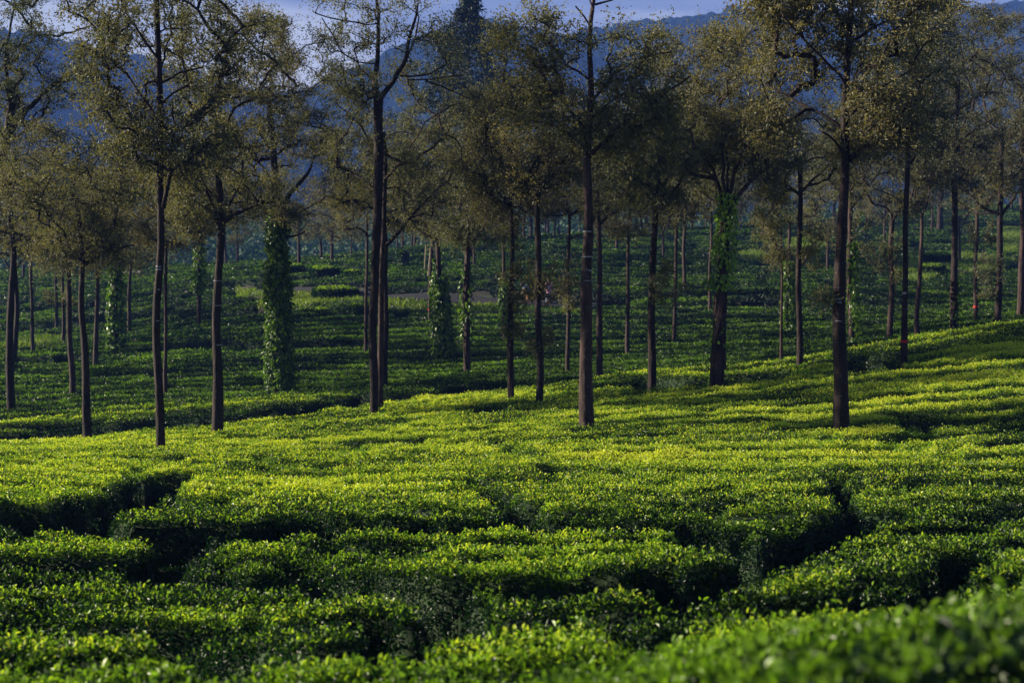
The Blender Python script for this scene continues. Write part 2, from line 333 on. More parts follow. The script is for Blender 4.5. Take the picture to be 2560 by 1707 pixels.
SEG = np.array(SEG)
def carve(x, y, grow=0.0):
    c = np.zeros_like(x)
    jx = x + .35 * (vn(x / .8, y / .8, 21) - .5) + .12 * (vn(x / .25, y / .25, 22) - .5)
    jy = y + .35 * (vn(x / .8, y / .8, 23) - .5) + .12 * (vn(x / .25, y / .25, 24) - .5)
    for x0, y0, x1, y1, hw, e, dp in SEG:
        m = (jx > min(x0, x1) - 1.6) & (jx < max(x0, x1) + 1.6) & (jy > min(y0, y1) - 1.6) & (jy < max(y0, y1) + 1.6)
        if not m.any(): continue
        a = jx[m] - x0; b = jy[m] - y0; dx, dy = x1 - x0, y1 - y0
        t = np.clip((a * dx + b * dy) / max(dx * dx + dy * dy, 1e-6), 0, 1)
        d = np.hypot(a - t * dx, b - t * dy)
        c[m] = np.maximum(c[m], dp * (1 - sstep(hw + grow, hw + grow + e, d)))
    return c
def rowrelief(x, y, sp, amp, hw, e, glen, gp, seed, thr, saw=0):
    wy = y + .10 * x + 3.0 * (vn(x / 13, y / 22, seed) - .5) + 1.1 * (vn(x / 3.7, y / 5, seed + 1) - .5)
    p = wy / sp; r = np.floor(p); fr = p - r
    d = np.minimum(fr, 1 - fr) * sp
    rid = np.round(p)
    s = sstep(thr, thr + .25, vn(x / 4.5, rid * 7.31, seed + 2))
    rel = amp * s * (1 - sstep(hw, hw + e, d))
    q = (x + 37 * vn(r * 3.7, r * 0 + .5, seed + 3)) / glen; q = q + .6 * (vn(q * .9, r * 5.1, seed + 4) - .5); k = np.floor(q + .5)
    dq = np.abs(q - k) * glen
    g = vn(k * 9.7, r * 3.3, seed + 5) < gp
    rel = np.maximum(rel, amp * g * (1 - sstep(hw, hw + e, dq)))
    s2 = s * (1 - fr) + sstep(thr, thr + .25, vn(x / 4.5, (r + 1) * 7.31, seed + 2)) * fr
    return rel + .08 * (2 * np.abs(fr - .5)) ** 2 * min(1, amp * 2) + saw * (2 * fr - 1) * (.3 + .7 * s2)
def relief(x, y):
    D, u = polar(x, y)
    c = carve(x, y)
    kn = (1 - sstep(15.5, 18, D)); k1 = sstep(15.5, 18, D) * (1 - sstep(44, 50, D)); k2 = sstep(44, 50, D) * (1 - sstep(88, 93, D)); k3 = sstep(88, 93, D)
    rel = kn * rowrelief(x, y, 1.25, .62, .08, .14, 4, .0, 44, .12, .13) + k1 * rowrelief(x, y, 1.55, .56, .11, .18, 6, .0, 40, .12, .12) + k2 * rowrelief(x, y, 2.1, .76, .26, .22, 8, .2, 60, .0, .17)
    rel += k3 * rowrelief(x, y, 3.2, .85, .42, .26, 6.5, .6, 80, -.3, .34)
    rel = np.maximum(rel, c)
    top = 1 - np.clip(rel / .3, 0, 1)
    rel += sstep(2, 7, D) * (.15 * (fbm(x / 1.1, y / 1.1, 31) - .5) + .10 * (vn(x / .35, y / .35, 33) - .5)) * (top * .7 + .3)
    pk = sstep(.60, .74, fbm(x / .62 + 9, y / .62, 35)) * (.5 + .5 * vn(x / 3, y / 3, 36))
    rel += .20 * pk * (D < 30)
    return np.minimum(rel, .90)

# ------------------------------------------------------------------ ground sheet
def radial_grid(ts, ys, zf, name, m, kind='structure'):
    X = ts[None, :] * ys[:, None]; Y = np.repeat(ys[:, None], len(ts), 1)
    Z = zf(X, Y)
    return X, Y, Z
def gridfaces(n, m):
    i = np.arange(n - 1)[:, None] * m; j = np.arange(m - 1)[None]
    return np.stack([i + j, i + j + 1, i + m + j + 1, i + m + j], -1).reshape(-1, 4)
gb = MB()
az = np.radians(np.concatenate([np.arange(-180, -26, 4), np.arange(-26, 26, .2), np.arange(26, 181, 4)]))
rr_ = np.concatenate([[.05, .6, 1.2], np.geomspace(1.8, 260, 620), np.geomspace(275, 4500, 60)])
gx = np.sin(az)[None] * rr_[:, None]; gy = np.cos(az)[None] * rr_[:, None]
gz = ground(gx, gy)
near0 = 1 - sstep(1.0, 3.2, rr_)[:, None]
gz = gz * (1 - near0) + (-1.75) * near0
tm = teamask(gx, gy)
D_, U_ = polar(gx, gy); rdg = D_ - road_d(U_); bankg = (rdg > 1.2) & (rdg < 4.0) & (U_ > 600) & (U_ < 1640)
gmi = (((tm < .5) & (rr_[:, None] < 220)) | (rr_[:, None] >= 205)) & ~bankg
gb.add(np.stack([gx, gy, gz - .0], -1), gridfaces(len(rr_), len(az))[:, ::-1], 0, 0, True)
fm = gmi[:-1, :-1].ravel().astype(np.int32); gb.mi = [fm]
tag(gb.build('ground', [M_soil, M_grass]), kind='structure')

# ------------------------------------------------------------------ tea
TL, TR = -.40, .405
def zone(y0, y1, dy, nt_):
    ys = np.arange(y0, y1 + 1e-6, dy); ts = np.linspace(TL, TR, nt_)
    X = ts[None] * ys[:, None]; Y = np.repeat(ys[:, None], nt_, 1)
    tz = T(X, Y); rel = relief(X, Y); m = teamask(X, Y)
    Z = tz - rel - (1 - m) * .8
    gxx = np.gradient(Z, axis=1) / np.maximum(np.gradient(X, axis=1), 1e-6)
    gyy = np.gradient(Z, axis=0) / dy
    gyy = gyy - gxx * ts[None]          # rows are rays: remove the sideways part
    nrm = unit(np.stack([-gxx, -gyy, np.ones_like(Z)], -1))
    return dict(ys=ys, ts=ts, X=X, Y=Y, Z=Z, rel=rel, m=m, n=nrm, dy=dy)
def scatter_tea(z, cover, Lf, lab=None):
    """leaf positions on a zone: returns arrays"""
    dt = z['ts'][1] - z['ts'][0]
    slope = np.minimum(1 / np.maximum(z['n'][..., 2], .2), 3.2)
    L0 = Lf(z['Y']); dens = cover / (L0 * L0 * .40 * .55)
    wgt = z['Y'] * dt * z['dy'] * slope * dens * (z['m'] > .5)
    n = R.poisson(wgt); idx = np.repeat(np.arange(n.size), n.ravel())
    i, j = np.unravel_index(idx, n.shape)
    ft = R.random(len(i)) - .5; fy = R.random(len(i)) - .5
    y = z['ys'][i] + fy * z['dy']; t = z['ts'][j] + ft * dt; x = t * y
    nr = z['n'][i, j]
    zz = z['Z'][i, j] + (x - z['X'][i, j]) * (-nr[:, 0] / nr[:, 2]) + (y - z['Y'][i, j]) * (-nr[:, 1] / nr[:, 2])
    return x, y, zz, nr, z['rel'][i, j], i, j
def add_tea_leaves(mb, x, y, z, nr, rel, Lf, hexa):
    n = len(x); L = Lf(y) * R.uniform(.6, 1.35, n)
    patch = fbm(x / 2.3, y / 2.3, 71)
    yo_lit = np.clip((1 - rel / .34), 0, 1) * np.clip(.03 + 1.15 * R.random(n) ** 1.7 + 1.7 * (patch - .5) + .34 * sstep(17, 25, y) * (1 - sstep(46, 52, y)), 0, 1)  # leaf age, plus sunlight painted into the middle band as yellower tone
    yo_lit = yo_lit * np.clip(nr[:, 2] * 1.4 - .1, 0, 1) * (1 - .5 * sstep(47, 53, y)) * (1 - .45 * (1 - sstep(5, 7.5, y))) * (1 - .18 * (1 - sstep(15, 19, y))) * (1 - .25 * sstep(84, 96, y))  # foreground, midfield and far hill toned down: shade painted into the leaf colour
    shoot = (R.random(n) < .62) & (rel < .28)
    A = nr * R.uniform(.1, .8, n)[:, None] + rdir(n)
    A[shoot] = nr[shoot] * .3 + np.array([0, 0, .75]) + 1.0 * rdir(int(shoot.sum()))
    yo_lit = np.where(shoot, yo_lit, yo_lit * .25)
    up = nr + .7 * rdir(n)
    P = np.stack([x, y, z], -1) + nr * (R.random(n) * .05 * (L / .055) ** .5)[:, None] - unit(A) * (L * .4)[:, None]
    P[:, 2] += np.where(shoot, R.random(n) ** 3 * .09, 0)
    leaves(mb, P, A, up, L, L * R.uniform(.36, .58, n), .3, 0, yo_lit, hexa)
def Lnear(y): return np.maximum(.037 + .008 * sstep(12, 20, np.asarray(y)), .0014 * y)
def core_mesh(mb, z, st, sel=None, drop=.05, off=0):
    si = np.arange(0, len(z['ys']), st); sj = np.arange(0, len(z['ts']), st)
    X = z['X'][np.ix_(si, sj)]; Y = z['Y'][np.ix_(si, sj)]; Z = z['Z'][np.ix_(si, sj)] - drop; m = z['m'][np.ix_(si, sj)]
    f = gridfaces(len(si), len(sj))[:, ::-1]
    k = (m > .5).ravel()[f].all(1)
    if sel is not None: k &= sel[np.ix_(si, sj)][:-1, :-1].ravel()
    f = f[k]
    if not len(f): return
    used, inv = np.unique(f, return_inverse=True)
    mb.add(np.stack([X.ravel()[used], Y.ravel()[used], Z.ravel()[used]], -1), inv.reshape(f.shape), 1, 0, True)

z1 = zone(2.6, 16.6, .045, 620)
# label the separate bushes of the near zone by flood fill between the channels
S = 3
cmask = carve(z1['X'][::S, ::S], z1['Y'][::S, ::S], .30) < .2
lab = np.zeros(cmask.shape, int); cur = 0
H_, W_ = cmask.shape
for a in range(H_):
    for b in range(W_):
        if cmask[a, b] and not lab[a, b]:
            cur += 1; st = [(a, b)]; lab[a, b] = cur
            while st:
                p, q = st.pop()
                for c, d in ((p + 1, q), (p - 1, q), (p, q + 1), (p, q - 1)):
                    if 0 <= c < H_ and 0 <= d < W_ and cmask[c, d] and not lab[c, d]:
                        lab[c, d] = cur; st.append((c, d))
sz = np.bincount(lab.ravel()); big = [k for k in range(1, cur + 1) if sz[k] > 450]
lab = np.where(np.isin(lab, big), lab, 0)
for _ in range(400):                            # grow into the channels
    if (lab > 0).all(): break
    n_ = lab.copy()
    for ax, s_ in ((0, 1), (0, -1), (1, 1), (1, -1)):
        r_ = np.roll(lab, s_, ax)
        if ax == 0: r_[0 if s_ == 1 else -1] = 0
        else: r_[:, 0 if s_ == 1 else -1] = 0
        n_ = np.where(n_ == 0, r_, n_)
    lab = n_
LAB = np.repeat(np.repeat(lab, S, 0), S, 1)[:z1['Z'].shape[0], :z1['Z'].shape[1]]
lx, ly, lz, lnr, lrel, li, lj = scatter_tea(z1, 1.25, Lnear)
ll = LAB[li, lj]
FAR_END = []
for k in big:
    mb = MB(); s = ll == k
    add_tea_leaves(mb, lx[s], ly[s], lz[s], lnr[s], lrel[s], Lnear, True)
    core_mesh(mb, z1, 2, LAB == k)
    cells = LAB == k
    cu = float((1280 + F * z1['X'][cells] / z1['Y'][cells]).mean()); cy = float(z1['Y'][cells].mean())
    zc = float(z1['Z'][cells].mean()); cv = 853.5 - F * (zc / cy + math.tan(PITCH))
    print('BUSH', k, 'u', int(cu), 'v', int(cv), 'Y %.1f' % cy, 'n', int(s.sum()), 'ymax %.1f' % z1['Y'][cells].max())
    c = (float(z1['X'][cells].mean()), cy, zc - .8)
    o = mb.build('tea_hedge', [M_tea, M_core], loc=c)
    FAR_END.append((o, cu, cv, k))
HL = [(1276, 1791, "blurred leafy hedge filling the bottom edge, lowest of all the hedges"),
      (506, 1646, "hedge filling the lower left corner, below a crooked dark gap"),
      (2550, 1542, "short stretch of hedge at the right edge just above the blurred lowest one"),
      (2241, 1494, "broad rounded hedge at lower right, on the right of the deepest gap"),
      (1263, 1490, "longest curved hedge across the middle of the foreground, dark gaps all round"),
      (146, 1452, "narrow hedge at the left edge ending in a rounded nose by a gap")]
for o, cu, cv, k in FAR_END:
    lb = min(HL, key=lambda h: math.hypot(h[0] - cu, (h[1] - cv) * 2))[2]
    tag(o, lb, 'hedge', 'clipped tea hedges in the foreground')
for nm, (a, b, dy, nt_), cov, st, lb in (
        ('tea_shrubbery', (16.6, 49, .075, 640), 1.15, 2, 0), ('tea_shrubbery', (49, 91, .16, 560), 1.0, 1, 1), ('tea_shrubbery', (91, 212, .33, 560), .8, 1, 2)):
    z = zone(a, b, dy, nt_); mb = MB()
    x, y, zz, nr, rel, i, j = scatter_tea(z, cov, Lnear)
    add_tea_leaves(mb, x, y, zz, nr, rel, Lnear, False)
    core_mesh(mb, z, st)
    print('ZONE', a, len(x))
    tag(mb.build(nm, [M_tea, M_core]), kind='stuff')

# ------------------------------------------------------------------ trees
def resample(p, step):
    p = np.asarray(p, float); seg = np.linalg.norm(np.diff(p, axis=0), axis=1); s = np.concatenate([[0], np.cumsum(seg)])
    n = max(2, int(round(s[-1] / step)) + 1); q = np.linspace(0, s[-1], n)
    r = np.stack([np.interp(q, s, p[:, k]) for k in range(3)], 1)
    if len(p) > 2 and n > 5:                      # soften the corners
        for _ in range(2): r[1:-1] = .25 * r[:-2] + .5 * r[1:-1] + .25 * r[2:]
    return r
def spray(mb, C, m, Ls, spread, hue, c0=None, tw=None):
    """feathery fronds on short twigs that leave the points C"""
    K = 6; per = max(2, int(round(m / K))); n0 = len(C) * K
    c = np.repeat(C, K, 0); d = rdir(n0) * [1, 1, .75]
    if c0 is not None: d = unit(d + .55 * unit(c - c0))
    ln = spread * 2.0 * R.uniform(.5, 1.25, n0); dr = R.uniform(.0, .35, n0) * ln
    t = R.uniform(.08, 1.0, (n0, per)); P = c[:, None] + d[:, None] * (ln[:, None] * t)[..., None]
    P[..., 2] -= dr[:, None] * t ** 2
    P = P.reshape(-1, 3) + R.normal(size=(n0 * per, 3)) * .055 * (Ls / .08) ** .5
    dd = np.repeat(d, per, 0); n = len(P); A = dd * .5 + rdir(n) * .9 + [0, 0, -.1]
    cl = np.repeat(hue + .34 * (R.random(len(C)) - .5), K * per)
    tint = np.clip(cl + .40 * (R.random(n) - .5), 0, 1); L = Ls * R.uniform(.6, 1.5, n)
    leaves(mb, P, A, rdir(n, .6), L, L * R.uniform(.30, .52, n), .25, 0, tint)
    if tw is not None:
        e = d * ln[:, None]; e[:, 2] -= dr; S_ = unit(np.cross(d, [.1, .2, 1.0])) * .0045 * max(1, Ls / .08)
        v = np.stack([c - S_, c + S_, c + e * .5 + S_ * .7 + [0, 0, .01], c + e * .5 - S_ * .7 + [0, 0, .01], c + e], 1).reshape(-1, 3); o = np.arange(n0)[:, None] * 5
        tw.add(v, o + np.array([[0, 1, 2, 3]]), 0, .5); tw.add(v, o + np.array([[3, 2, 4]]), 0, .5)
def build_tree(name, Y, trunk, wpx, limbs=(), crowns=(), hue=.4, lpt=95, ivm=None, bark=None, bend=1.0, shoots=(), ivy=(), bands=(), marks=(), leafL=None, dens=1.45, mats=None, yoff=0):
    """trunk: [(u, v, w)] pixels on the plane at distance Y; limbs: (width px, [(u, v)...], depth drift); crowns: (u, v, ru, rv, n)"""
    ppm = F / Y; bark = bark or M_bark
    base = at(trunk[0][0], trunk[0][1], Y) + np.array([0, yoff, 0])
    gz0 = float(ground(base[:1], base[1:2])[0])
    root = empty(name, (base[0], base[1], gz0))
    tp = [at(u, v, Y) for u, v, _ in trunk]; tw = [w_ / ppm / 2 for _, _, w_ in trunk]
    tp = [np.array([tp[0][0], tp[0][1], gz0 - .1])] + tp; tw = [tw[0] * 1.45, tw[0] * 1.1] + tw[1:]
    ctl = np.array(tp); s = np.concatenate([[0], np.cumsum(np.linalg.norm(np.diff(ctl, axis=0), axis=1))])
    pts = resample(ctl, .35); sp = np.linspace(0, s[-1], len(pts)); rad = np.interp(sp, s, tw)
    jit = .042 * (np.stack([vn(sp * .6, sp * 0 + k, int(abs(trunk[0][0])) + 3) for k in (0, 1)], 1) - .5) * bend * 2
    pts[2:, :2] += jit[2:]
    rad = rad * (1 + .10 * (vn(sp * 1.3, sp * 0, int(abs(trunk[0][0]))) - .5))
    mb = MB(); tube(mb, pts, rad, 12 if Y < 60 else 8, 0, True, .10)
    nodes = []; nrad = []
    fork = ctl[-1][2] - (ctl[-1][2] - gz0) * .25
    if limbs: fork = min(min(at(l[1][0][0], l[1][0][1], Y)[2] for l in limbs), ctl[-1][2])
    k = pts[:, 2] > fork - .2
    nodes += list(pts[k]); nrad += list(rad[k])
    for wl, path, dy in limbs:
        lp = np.array([at(u, v, Y) for u, v in path]); q = np.linspace(0, 1, len(path)); lp[:, 1] += dy * q ** 1.2
        lp = resample(lp, .3); lr = np.linspace(wl / ppm / 2, max(.018, wl / ppm / 2 * .35), len(lp))
        lp[1:] += R.normal(size=(len(lp) - 1, 3)) * .018
        tube(mb, lp, lr, 7, 0, True, .1); nodes += list(lp[1:]); nrad += list(lr[1:])
    nodes = np.array(nodes); nrad = np.array(nrad)
    tgt = []
    for (cu, cv, ru, rv, n) in crowns:
        n = int(n * dens); ru *= 1.28; rv *= 1.22; cv -= rv * .12
        c = at(cu, cv, Y); rx, rz = ru / ppm, rv / ppm
        got = 0; tries = 0
        while got < n and tries < n * 12:
            tries += 1
            zq = R.uniform(-1, 1); th = R.uniform(0, 6.283); h_ = (zq + 1) / 2
            ed = (.30 + .95 * h_ ** .8) if h_ < .62 else .95 * math.sqrt(max(0, 1 - ((h_ - .62) / .42) ** 2)) + .02
            ed *= .70 + .62 * vn(math.cos(th) * 1.6 + cu, math.sin(th) * 1.6 + h_ * 3 + cv, 90)
            rq = ed * R.random() ** .5; q = np.array([math.cos(th) * rq, math.sin(th) * rq, zq])
            p = c + q * np.array([rx, min(rx, 3.4), rz])
            if vn(p[0] / 1.5 + 50, p[2] / .9 + p[1] / 1.6, 91) < .36: continue
            tgt.append(p); got += 1
    crown = MB()
    if tgt:
        tgt = np.array(tgt); c0 = nodes[0]
        tgt = tgt[np.argsort(np.linalg.norm(tgt - c0, axis=1))]
        P = [tuple(x) for x in nodes]; PR = list(nrad); par = [-1] * len(P); cntc = [0] * len(P); br = []
        arr = np.zeros((len(P) + len(tgt) * 4 + 4, 3)); arr[:len(P)] = nodes; na = len(P)
        for t in tgt:
            d = arr[:na] - t; dist = np.linalg.norm(d, axis=1)
            cost = dist + .9 * np.maximum(0, d[:, 2] + .15 * dist) + .012 * np.arange(na) * 0
            b = int(np.argmin(cost)); p0 = arr[b].copy(); L = dist[b]
            mid = (p0 + t) / 2 + np.array([0, 0, .10 * L]) + R.normal(size=3) * .05 * L
            q = np.linspace(0, 1, 5)[:, None]
            path = (1 - q) ** 2 * p0 + 2 * q * (1 - q) * (mid * 2 - (p0 + t) / 2) + q * q * t
            path[1:4] += R.normal(size=(3, 3)) * .03 * L
            br.append((b, na, path)); k_ = b
            while k_ >= 0: cntc[k_] += 1; k_ = par[k_]
            for m_ in range(1, 5):
                arr[na] = path[m_]; par.append(b if m_ == 1 else na - 1); cntc.append(1); na += 1
        for b, a0, path in br:
            r0 = .007 + .0085 * math.sqrt(cntc[a0]); r1 = .007 + .0085 * math.sqrt(max(cntc[a0 + 3] - 1, 0))
            tube(mb, path, np.linspace(r0, max(r1, .006), 5), 4 if Y > 45 else 5, 0, True, .1, cap=False)
        LL = leafL or max(.074, .0016 * Y)
        ends = tgt; along = np.array([p[3] for _, _, p in br])
        sc = (.105 / LL) ** 1.5 * .95
        m1 = max(14, int(lpt * sc * .74)); cc = nodes.mean(0)
        spray(crown, ends, m1, LL, .34, hue, cc, mb if Y < 70 else None); spray(crown, along, max(8, m1 // 2), LL, .26, hue, cc); 
    o = mb.build('trunk', mats[0] if mats else bark); o.parent = root; o.matrix_parent_inverse.identity()
    o.location = -Vector(root.location)
    if tgt is not None and len(tgt):
        o = crown.build('crown', mats[1] if mats else M_leaf); o.parent = root; o.location = -Vector(root.location)
    def trunk_at(v):                             # world point and radius on the trunk at a pixel row
        zt = at(trunk[0][0], v, Y)[2]; kk = int(np.argmin(abs(pts[:, 2] - zt))); return pts[kk], rad[kk]
    for (su, sv, ru, rv, n) in shoots:
        sb = MB(); c = at(su, sv, Y); tl = []
        for _ in range(n):
            a = R.uniform(-1, 1, 3); e = c + np.array([a[0] * ru / ppm, a[1] * ru / ppm * .8, a[2] * rv / ppm])
            zz = min(e[2] - .3, c[2] + rv / ppm); vv = sv + R.uniform(.2, 1.0) * rv
            p0, r0 = trunk_at(vv); p0 = p0.copy()
            q = np.linspace(0, 1, 6)[:, None]; m_ = np.array([(p0[0] * .35 + e[0] * .65), (p0[1] * .35 + e[1] * .65), p0[2] * .75 + e[2] * .25])
            path = (1 - q) ** 2 * p0 + 2 * q * (1 - q) * m_ + q * q * e
            tube(sb, path, np.linspace(.014, .005, 6), 4, 1, True, 0, cap=False); tl += [path[3], path[4], path[5], path[5] * .5 + path[4] * .5]
        spray(sb, np.array(tl), 30, max(.10, .0019 * Y), .14, hue + .1)
        o = sb.build('foliage', [M_leaf, M_bark2]); o.parent = root; o.location = -Vector(root.location)
    for (v0, v1, rpx, den, side) in ivy:
        ib = MB(); za, zb_ = at(0, v1, Y)[2], at(0, v0, Y)[2]
        area = 2 * math.pi * (rpx / ppm) * (zb_ - za); Li = max(.11, .0028 * Y)
        n = int(den * area / (Li * Li * .5)); zz = R.uniform(za, zb_, n)
        kk = np.clip(np.searchsorted(pts[:, 2], zz), 0, len(pts) - 1); th = R.uniform(0, 2 * math.pi, n)
        keep = vn(th * 1.3 + 9, zz * 1.7, 55) > (.18 if den > 1 else .42)
        if side: keep &= (np.cos(th) * side + .9 * (R.random(n) - .5)) > -.3
        zz, kk, th = zz[keep], kk[keep], th[keep]; n = len(zz)
        dirv = np.stack([np.cos(th), np.sin(th), 0 * th], 1)
        env = (.72 + .5 * vn(th * 1.1, zz * 1.3, 56)) * np.clip(1.15 - .35 * ((zz - za) / (zb_ - za)), .5, 1.2)
        rr = rpx / ppm * env * R.uniform(.62, 1.12, n)
        P = pts[kk] * [1, 1, 0] + np.stack([0 * zz, 0 * zz, zz], 1) + dirv * rr[:, None]
        A = dirv * .45 + np.array([0, 0, -.75]) + .55 * rdir(n)
        L = Li * R.uniform(.6, 1.3, n)
        leaves(ib, P, A, dirv + .5 * rdir(n), L, L * .72, .12, 0, np.clip(R.random(n) ** 1.4 + .1, 0, 1), True)
        for a_ in range(5):                      # climbing stems
            ph = R.uniform(0, 6.28); zc_ = np.linspace(gz0 + .2, zb_ - .2, 24); kc = np.clip(np.searchsorted(pts[:, 2], zc_), 0, len(pts) - 1)
            an = ph + .7 * np.sin(zc_ * 1.3 + ph); rc = rad[kc] + .015
            tube(ib, np.stack([pts[kc, 0] + np.cos(an) * rc, pts[kc, 1] + np.sin(an) * rc, zc_], 1), np.full(24, .013), 4, 1, True, 0, False)
        o = ib.build('creeper', [ivm or M_ivy, M_bark2]); o.parent = root; o.location = -Vector(root.location)
    for (v0, v1, m_) in bands:
        bb = MB(); p0, r0 = trunk_at(v0); p1, r1 = trunk_at(v1); za, zb_ = at(0, v1, Y)[2], at(0, v0, Y)[2]
        tube(bb, [[p1[0], p1[1], za], [p0[0], p0[1], (za + zb_) / 2], [p0[0], p0[1], zb_]], [r1 * 1.09, r0 * 1.08, r0 * 1.09], 16, 0, True, .03, False)
        o = bb.build('painted_band', m_); o.parent = root; o.location = -Vector(root.location)
    for (u0, v0, u1, v1) in marks:
        bb = MB(); zc_ = at(0, (v0 + v1) / 2, Y)[2]; p0, r0 = trunk_at((v0 + v1) / 2); hh = abs(v1 - v0) / ppm / 2
        xc = [at(u, v0, Y)[0] - p0[0] for u in (u0, u1)]
        an = np.linspace(*[-math.acos(np.clip(x / (r0 * 1.02), -1, 1)) for x in xc], 7); rr = r0 * 1.07
        for sgn, ro in ((0, 1),):
            v = np.array([[p0[0] + math.cos(a) * rr, p0[1] + math.sin(a) * rr, zc_ + s_ * hh * R.uniform(.6, 1)] for s_ in (-1, 1) for a in an])
            bb.add(v, [[i, i + 1, i + 8, i + 7] for i in range(6)], 0)
        o = bb.build('painted_mark', M_white); o.parent = root; o.location = -Vector(root.location)
    return root
NAMES = []                                       # (pixel column of the base, short name) for the labels of far trees
GR_F, GR_M = "shade trees along the edge of the sunlit tea", "shade trees in the shaded tea behind"
def tree(label, base, trunk, wb, wt, short=None, group=GR_F, Y=None, kind='shade_tree', cat='tree', dmin=2.2, **kw):
    Y = Y or hit(base[0], base[1], dmin)
    pl = [base] + list(trunk); n = len(pl)
    s = np.concatenate([[0], np.cumsum([math.dist(pl[i], pl[i + 1]) for i in range(n - 1)])]); s = s / s[-1]
    t = [(p[0], p[1], wb * (1 - q) + wt * q) for p, q in zip(pl, s)]
    o = build_tree(kind, Y, t, wb, **kw)
    tag(o, label, cat, group)
    print('TREE', int(base[0]), int(base[1]), 'Y %.1f' % Y, 'dia %.2f' % (wb * Y / F), label[:40])
    if short: NAMES.append((base[0], short))
    return o

tree("big leaning tree cut off by the left edge, its pale upper trunk curving right", (-75, 1088), [(-62, 700), (-32, 450), (2, 400), (22, 330), (34, 230)], 32, 20, Y=44,
     limbs=[(16, [(20, 335), (80, 250), (140, 190), (210, 150)], .8), (12, [(26, 300), (20, 150), (50, 20)], -.5), (10, [(10, 370), (70, 330), (130, 300)], -1)],
     crowns=[(90, 60, 250, 190, 105), (20, 280, 120, 120, 26)], hue=.25)
tree("slender dark straight tree, leftmost of those with a visible foot", (30, 1028), [(26, 850), (34, 640), (28, 560), (24, 470)], 20, 13, "the leftmost straight trunk",
     limbs=[(8, [(28, 575), (0, 560), (-30, 520)], .5), (8, [(30, 600), (80, 600), (110, 560)], -.5)], crowns=[(20, 470, 170, 120, 75)], hue=.3)
tree("dark tree whose thin trunk forks low into crooked candelabra limbs", (218, 1099), [(211, 900), (206, 740), (210, 655), (200, 600), (196, 520), (172, 480)], 21, 9, "the low forked candelabra tree",
     limbs=[(11, [(210, 655), (172, 625), (152, 592), (90, 585), (60, 600)], .6), (11, [(213, 660), (250, 636), (285, 630), (300, 605)], -.4), (6, [(250, 636), (262, 600), (285, 560)], .2), (6, [(285, 632), (330, 610)], .2), (7, [(172, 625), (165, 575), (140, 540)], -.6)],
     crowns=[(190, 500, 190, 130, 100), (290, 560, 80, 60, 25)], hue=.4)
tree("tall slim tree with white dabs, its foot lowest of all on the left", (398, 1127), [(395, 900), (391, 760), (404, 620), (405, 560), (402, 400), (397, 200), (390, 0), (388, -160)], 21, 13, "the tall slim trunk with white dabs",
     limbs=[(9, [(402, 320), (340, 225), (240, 120)], 1.0), (13, [(408, 520), (432, 460), (436, 400), (450, 350)], -.8), (8, [(404, 345), (440, 325), (490, 312), (560, 270)], -.6), (7, [(398, 210), (440, 180), (490, 160)], .8), (7, [(396, 150), (340, 70), (310, -20)], -.6), (6, [(403, 440), (360, 400), (300, 380)], .8)],
     crowns=[(400, 80, 250, 220, 135), (420, 330, 170, 110, 40)], hue=.25, marks=[(390, 664, 403, 668), (391, 672, 404, 675), (394, 722, 401, 725), (393, 800, 399, 803)])
tree("sturdy tree with umbrella fork, just right of the tall slim white-dabbed tree", (545, 1085), [(547, 930), (541, 800), (549, 650), (551, 560), (548, 470), (544, 380), (540, 290)], 27, 13, "the umbrella-forked tree",
     limbs=[(14, [(548, 560), (520, 518), (470, 495), (430, 470)], .5), (14, [(554, 558), (585, 536), (640, 512), (690, 505)], -.5), (9, [(551, 560), (520, 460), (490, 400)], -1), (9, [(551, 560), (580, 470), (620, 420)], 1.2)],
     crowns=[(545, 420, 180, 130, 84), (540, 200, 140, 120, 36)], hue=.45, marks=[(536, 700, 556, 703), (540, 762, 558, 764), (545, 860, 560, 863)])
tree("thick tree wrapped from foot to fork in a dense column of green creeper", (697, 985), [(696, 850), (697, 700), (690, 560), (692, 480), (684, 380), (676, 270)], 28, 14, "the thick creeper-wrapped column", kind='creeper_clad_tree',
     limbs=[(12, [(688, 575), (655, 520), (600, 485)], .6), (9, [(700, 594), (740, 592), (766, 578)], -.5), (15, [(695, 530), (735, 470), (775, 440), (790, 390)], -.6), (9, [(690, 470), (640, 400), (600, 340)], 1)],
     crowns=[(680, 270, 190, 160, 150), (700, 440, 150, 90, 60)], hue=.5, ivy=[(550, 985, 31, 3.3, 0), (480, 580, 20, 1.2, 0)])
tree("tall near-black tree in front of two others, forking high into a V of bare limbs", (934, 1034), [(933, 850), (937, 650), (942, 480), (945, 380), (942, 300), (946, 240)], 19, 25, "the tall black V-forked trunk", bark=M_bark,
     limbs=[(16, [(946, 250), (938, 205), (943, 130), (946, 60), (940, -50)], .2), (15, [(950, 245), (985, 205), (1016, 150), (1028, 90), (1048, 15)], -.4), (5, [(1016, 150), (1035, 110), (1052, 30), (1030, -5)], .2), (4, [(940, 160), (900, 155), (865, 150), (800, 40)], .5),
            (4, [(944, 60), (880, 62), (830, 45), (795, 38)], -.4), (5, [(1000, 190), (1060, 200), (1120, 165)], -.6), (4, [(1060, 198), (1130, 225), (1170, 245)], .3), (4, [(1020, 200), (1090, 195), (1150, 180)], .9), (4, [(938, 200), (900, 170), (880, 120)], .3)],
     crowns=[(880, 90, 75, 80, 20), (1000, 110, 70, 90, 14), (1080, 160, 60, 50, 12), (900, 210, 60, 50, 14)], hue=.75, lpt=60)
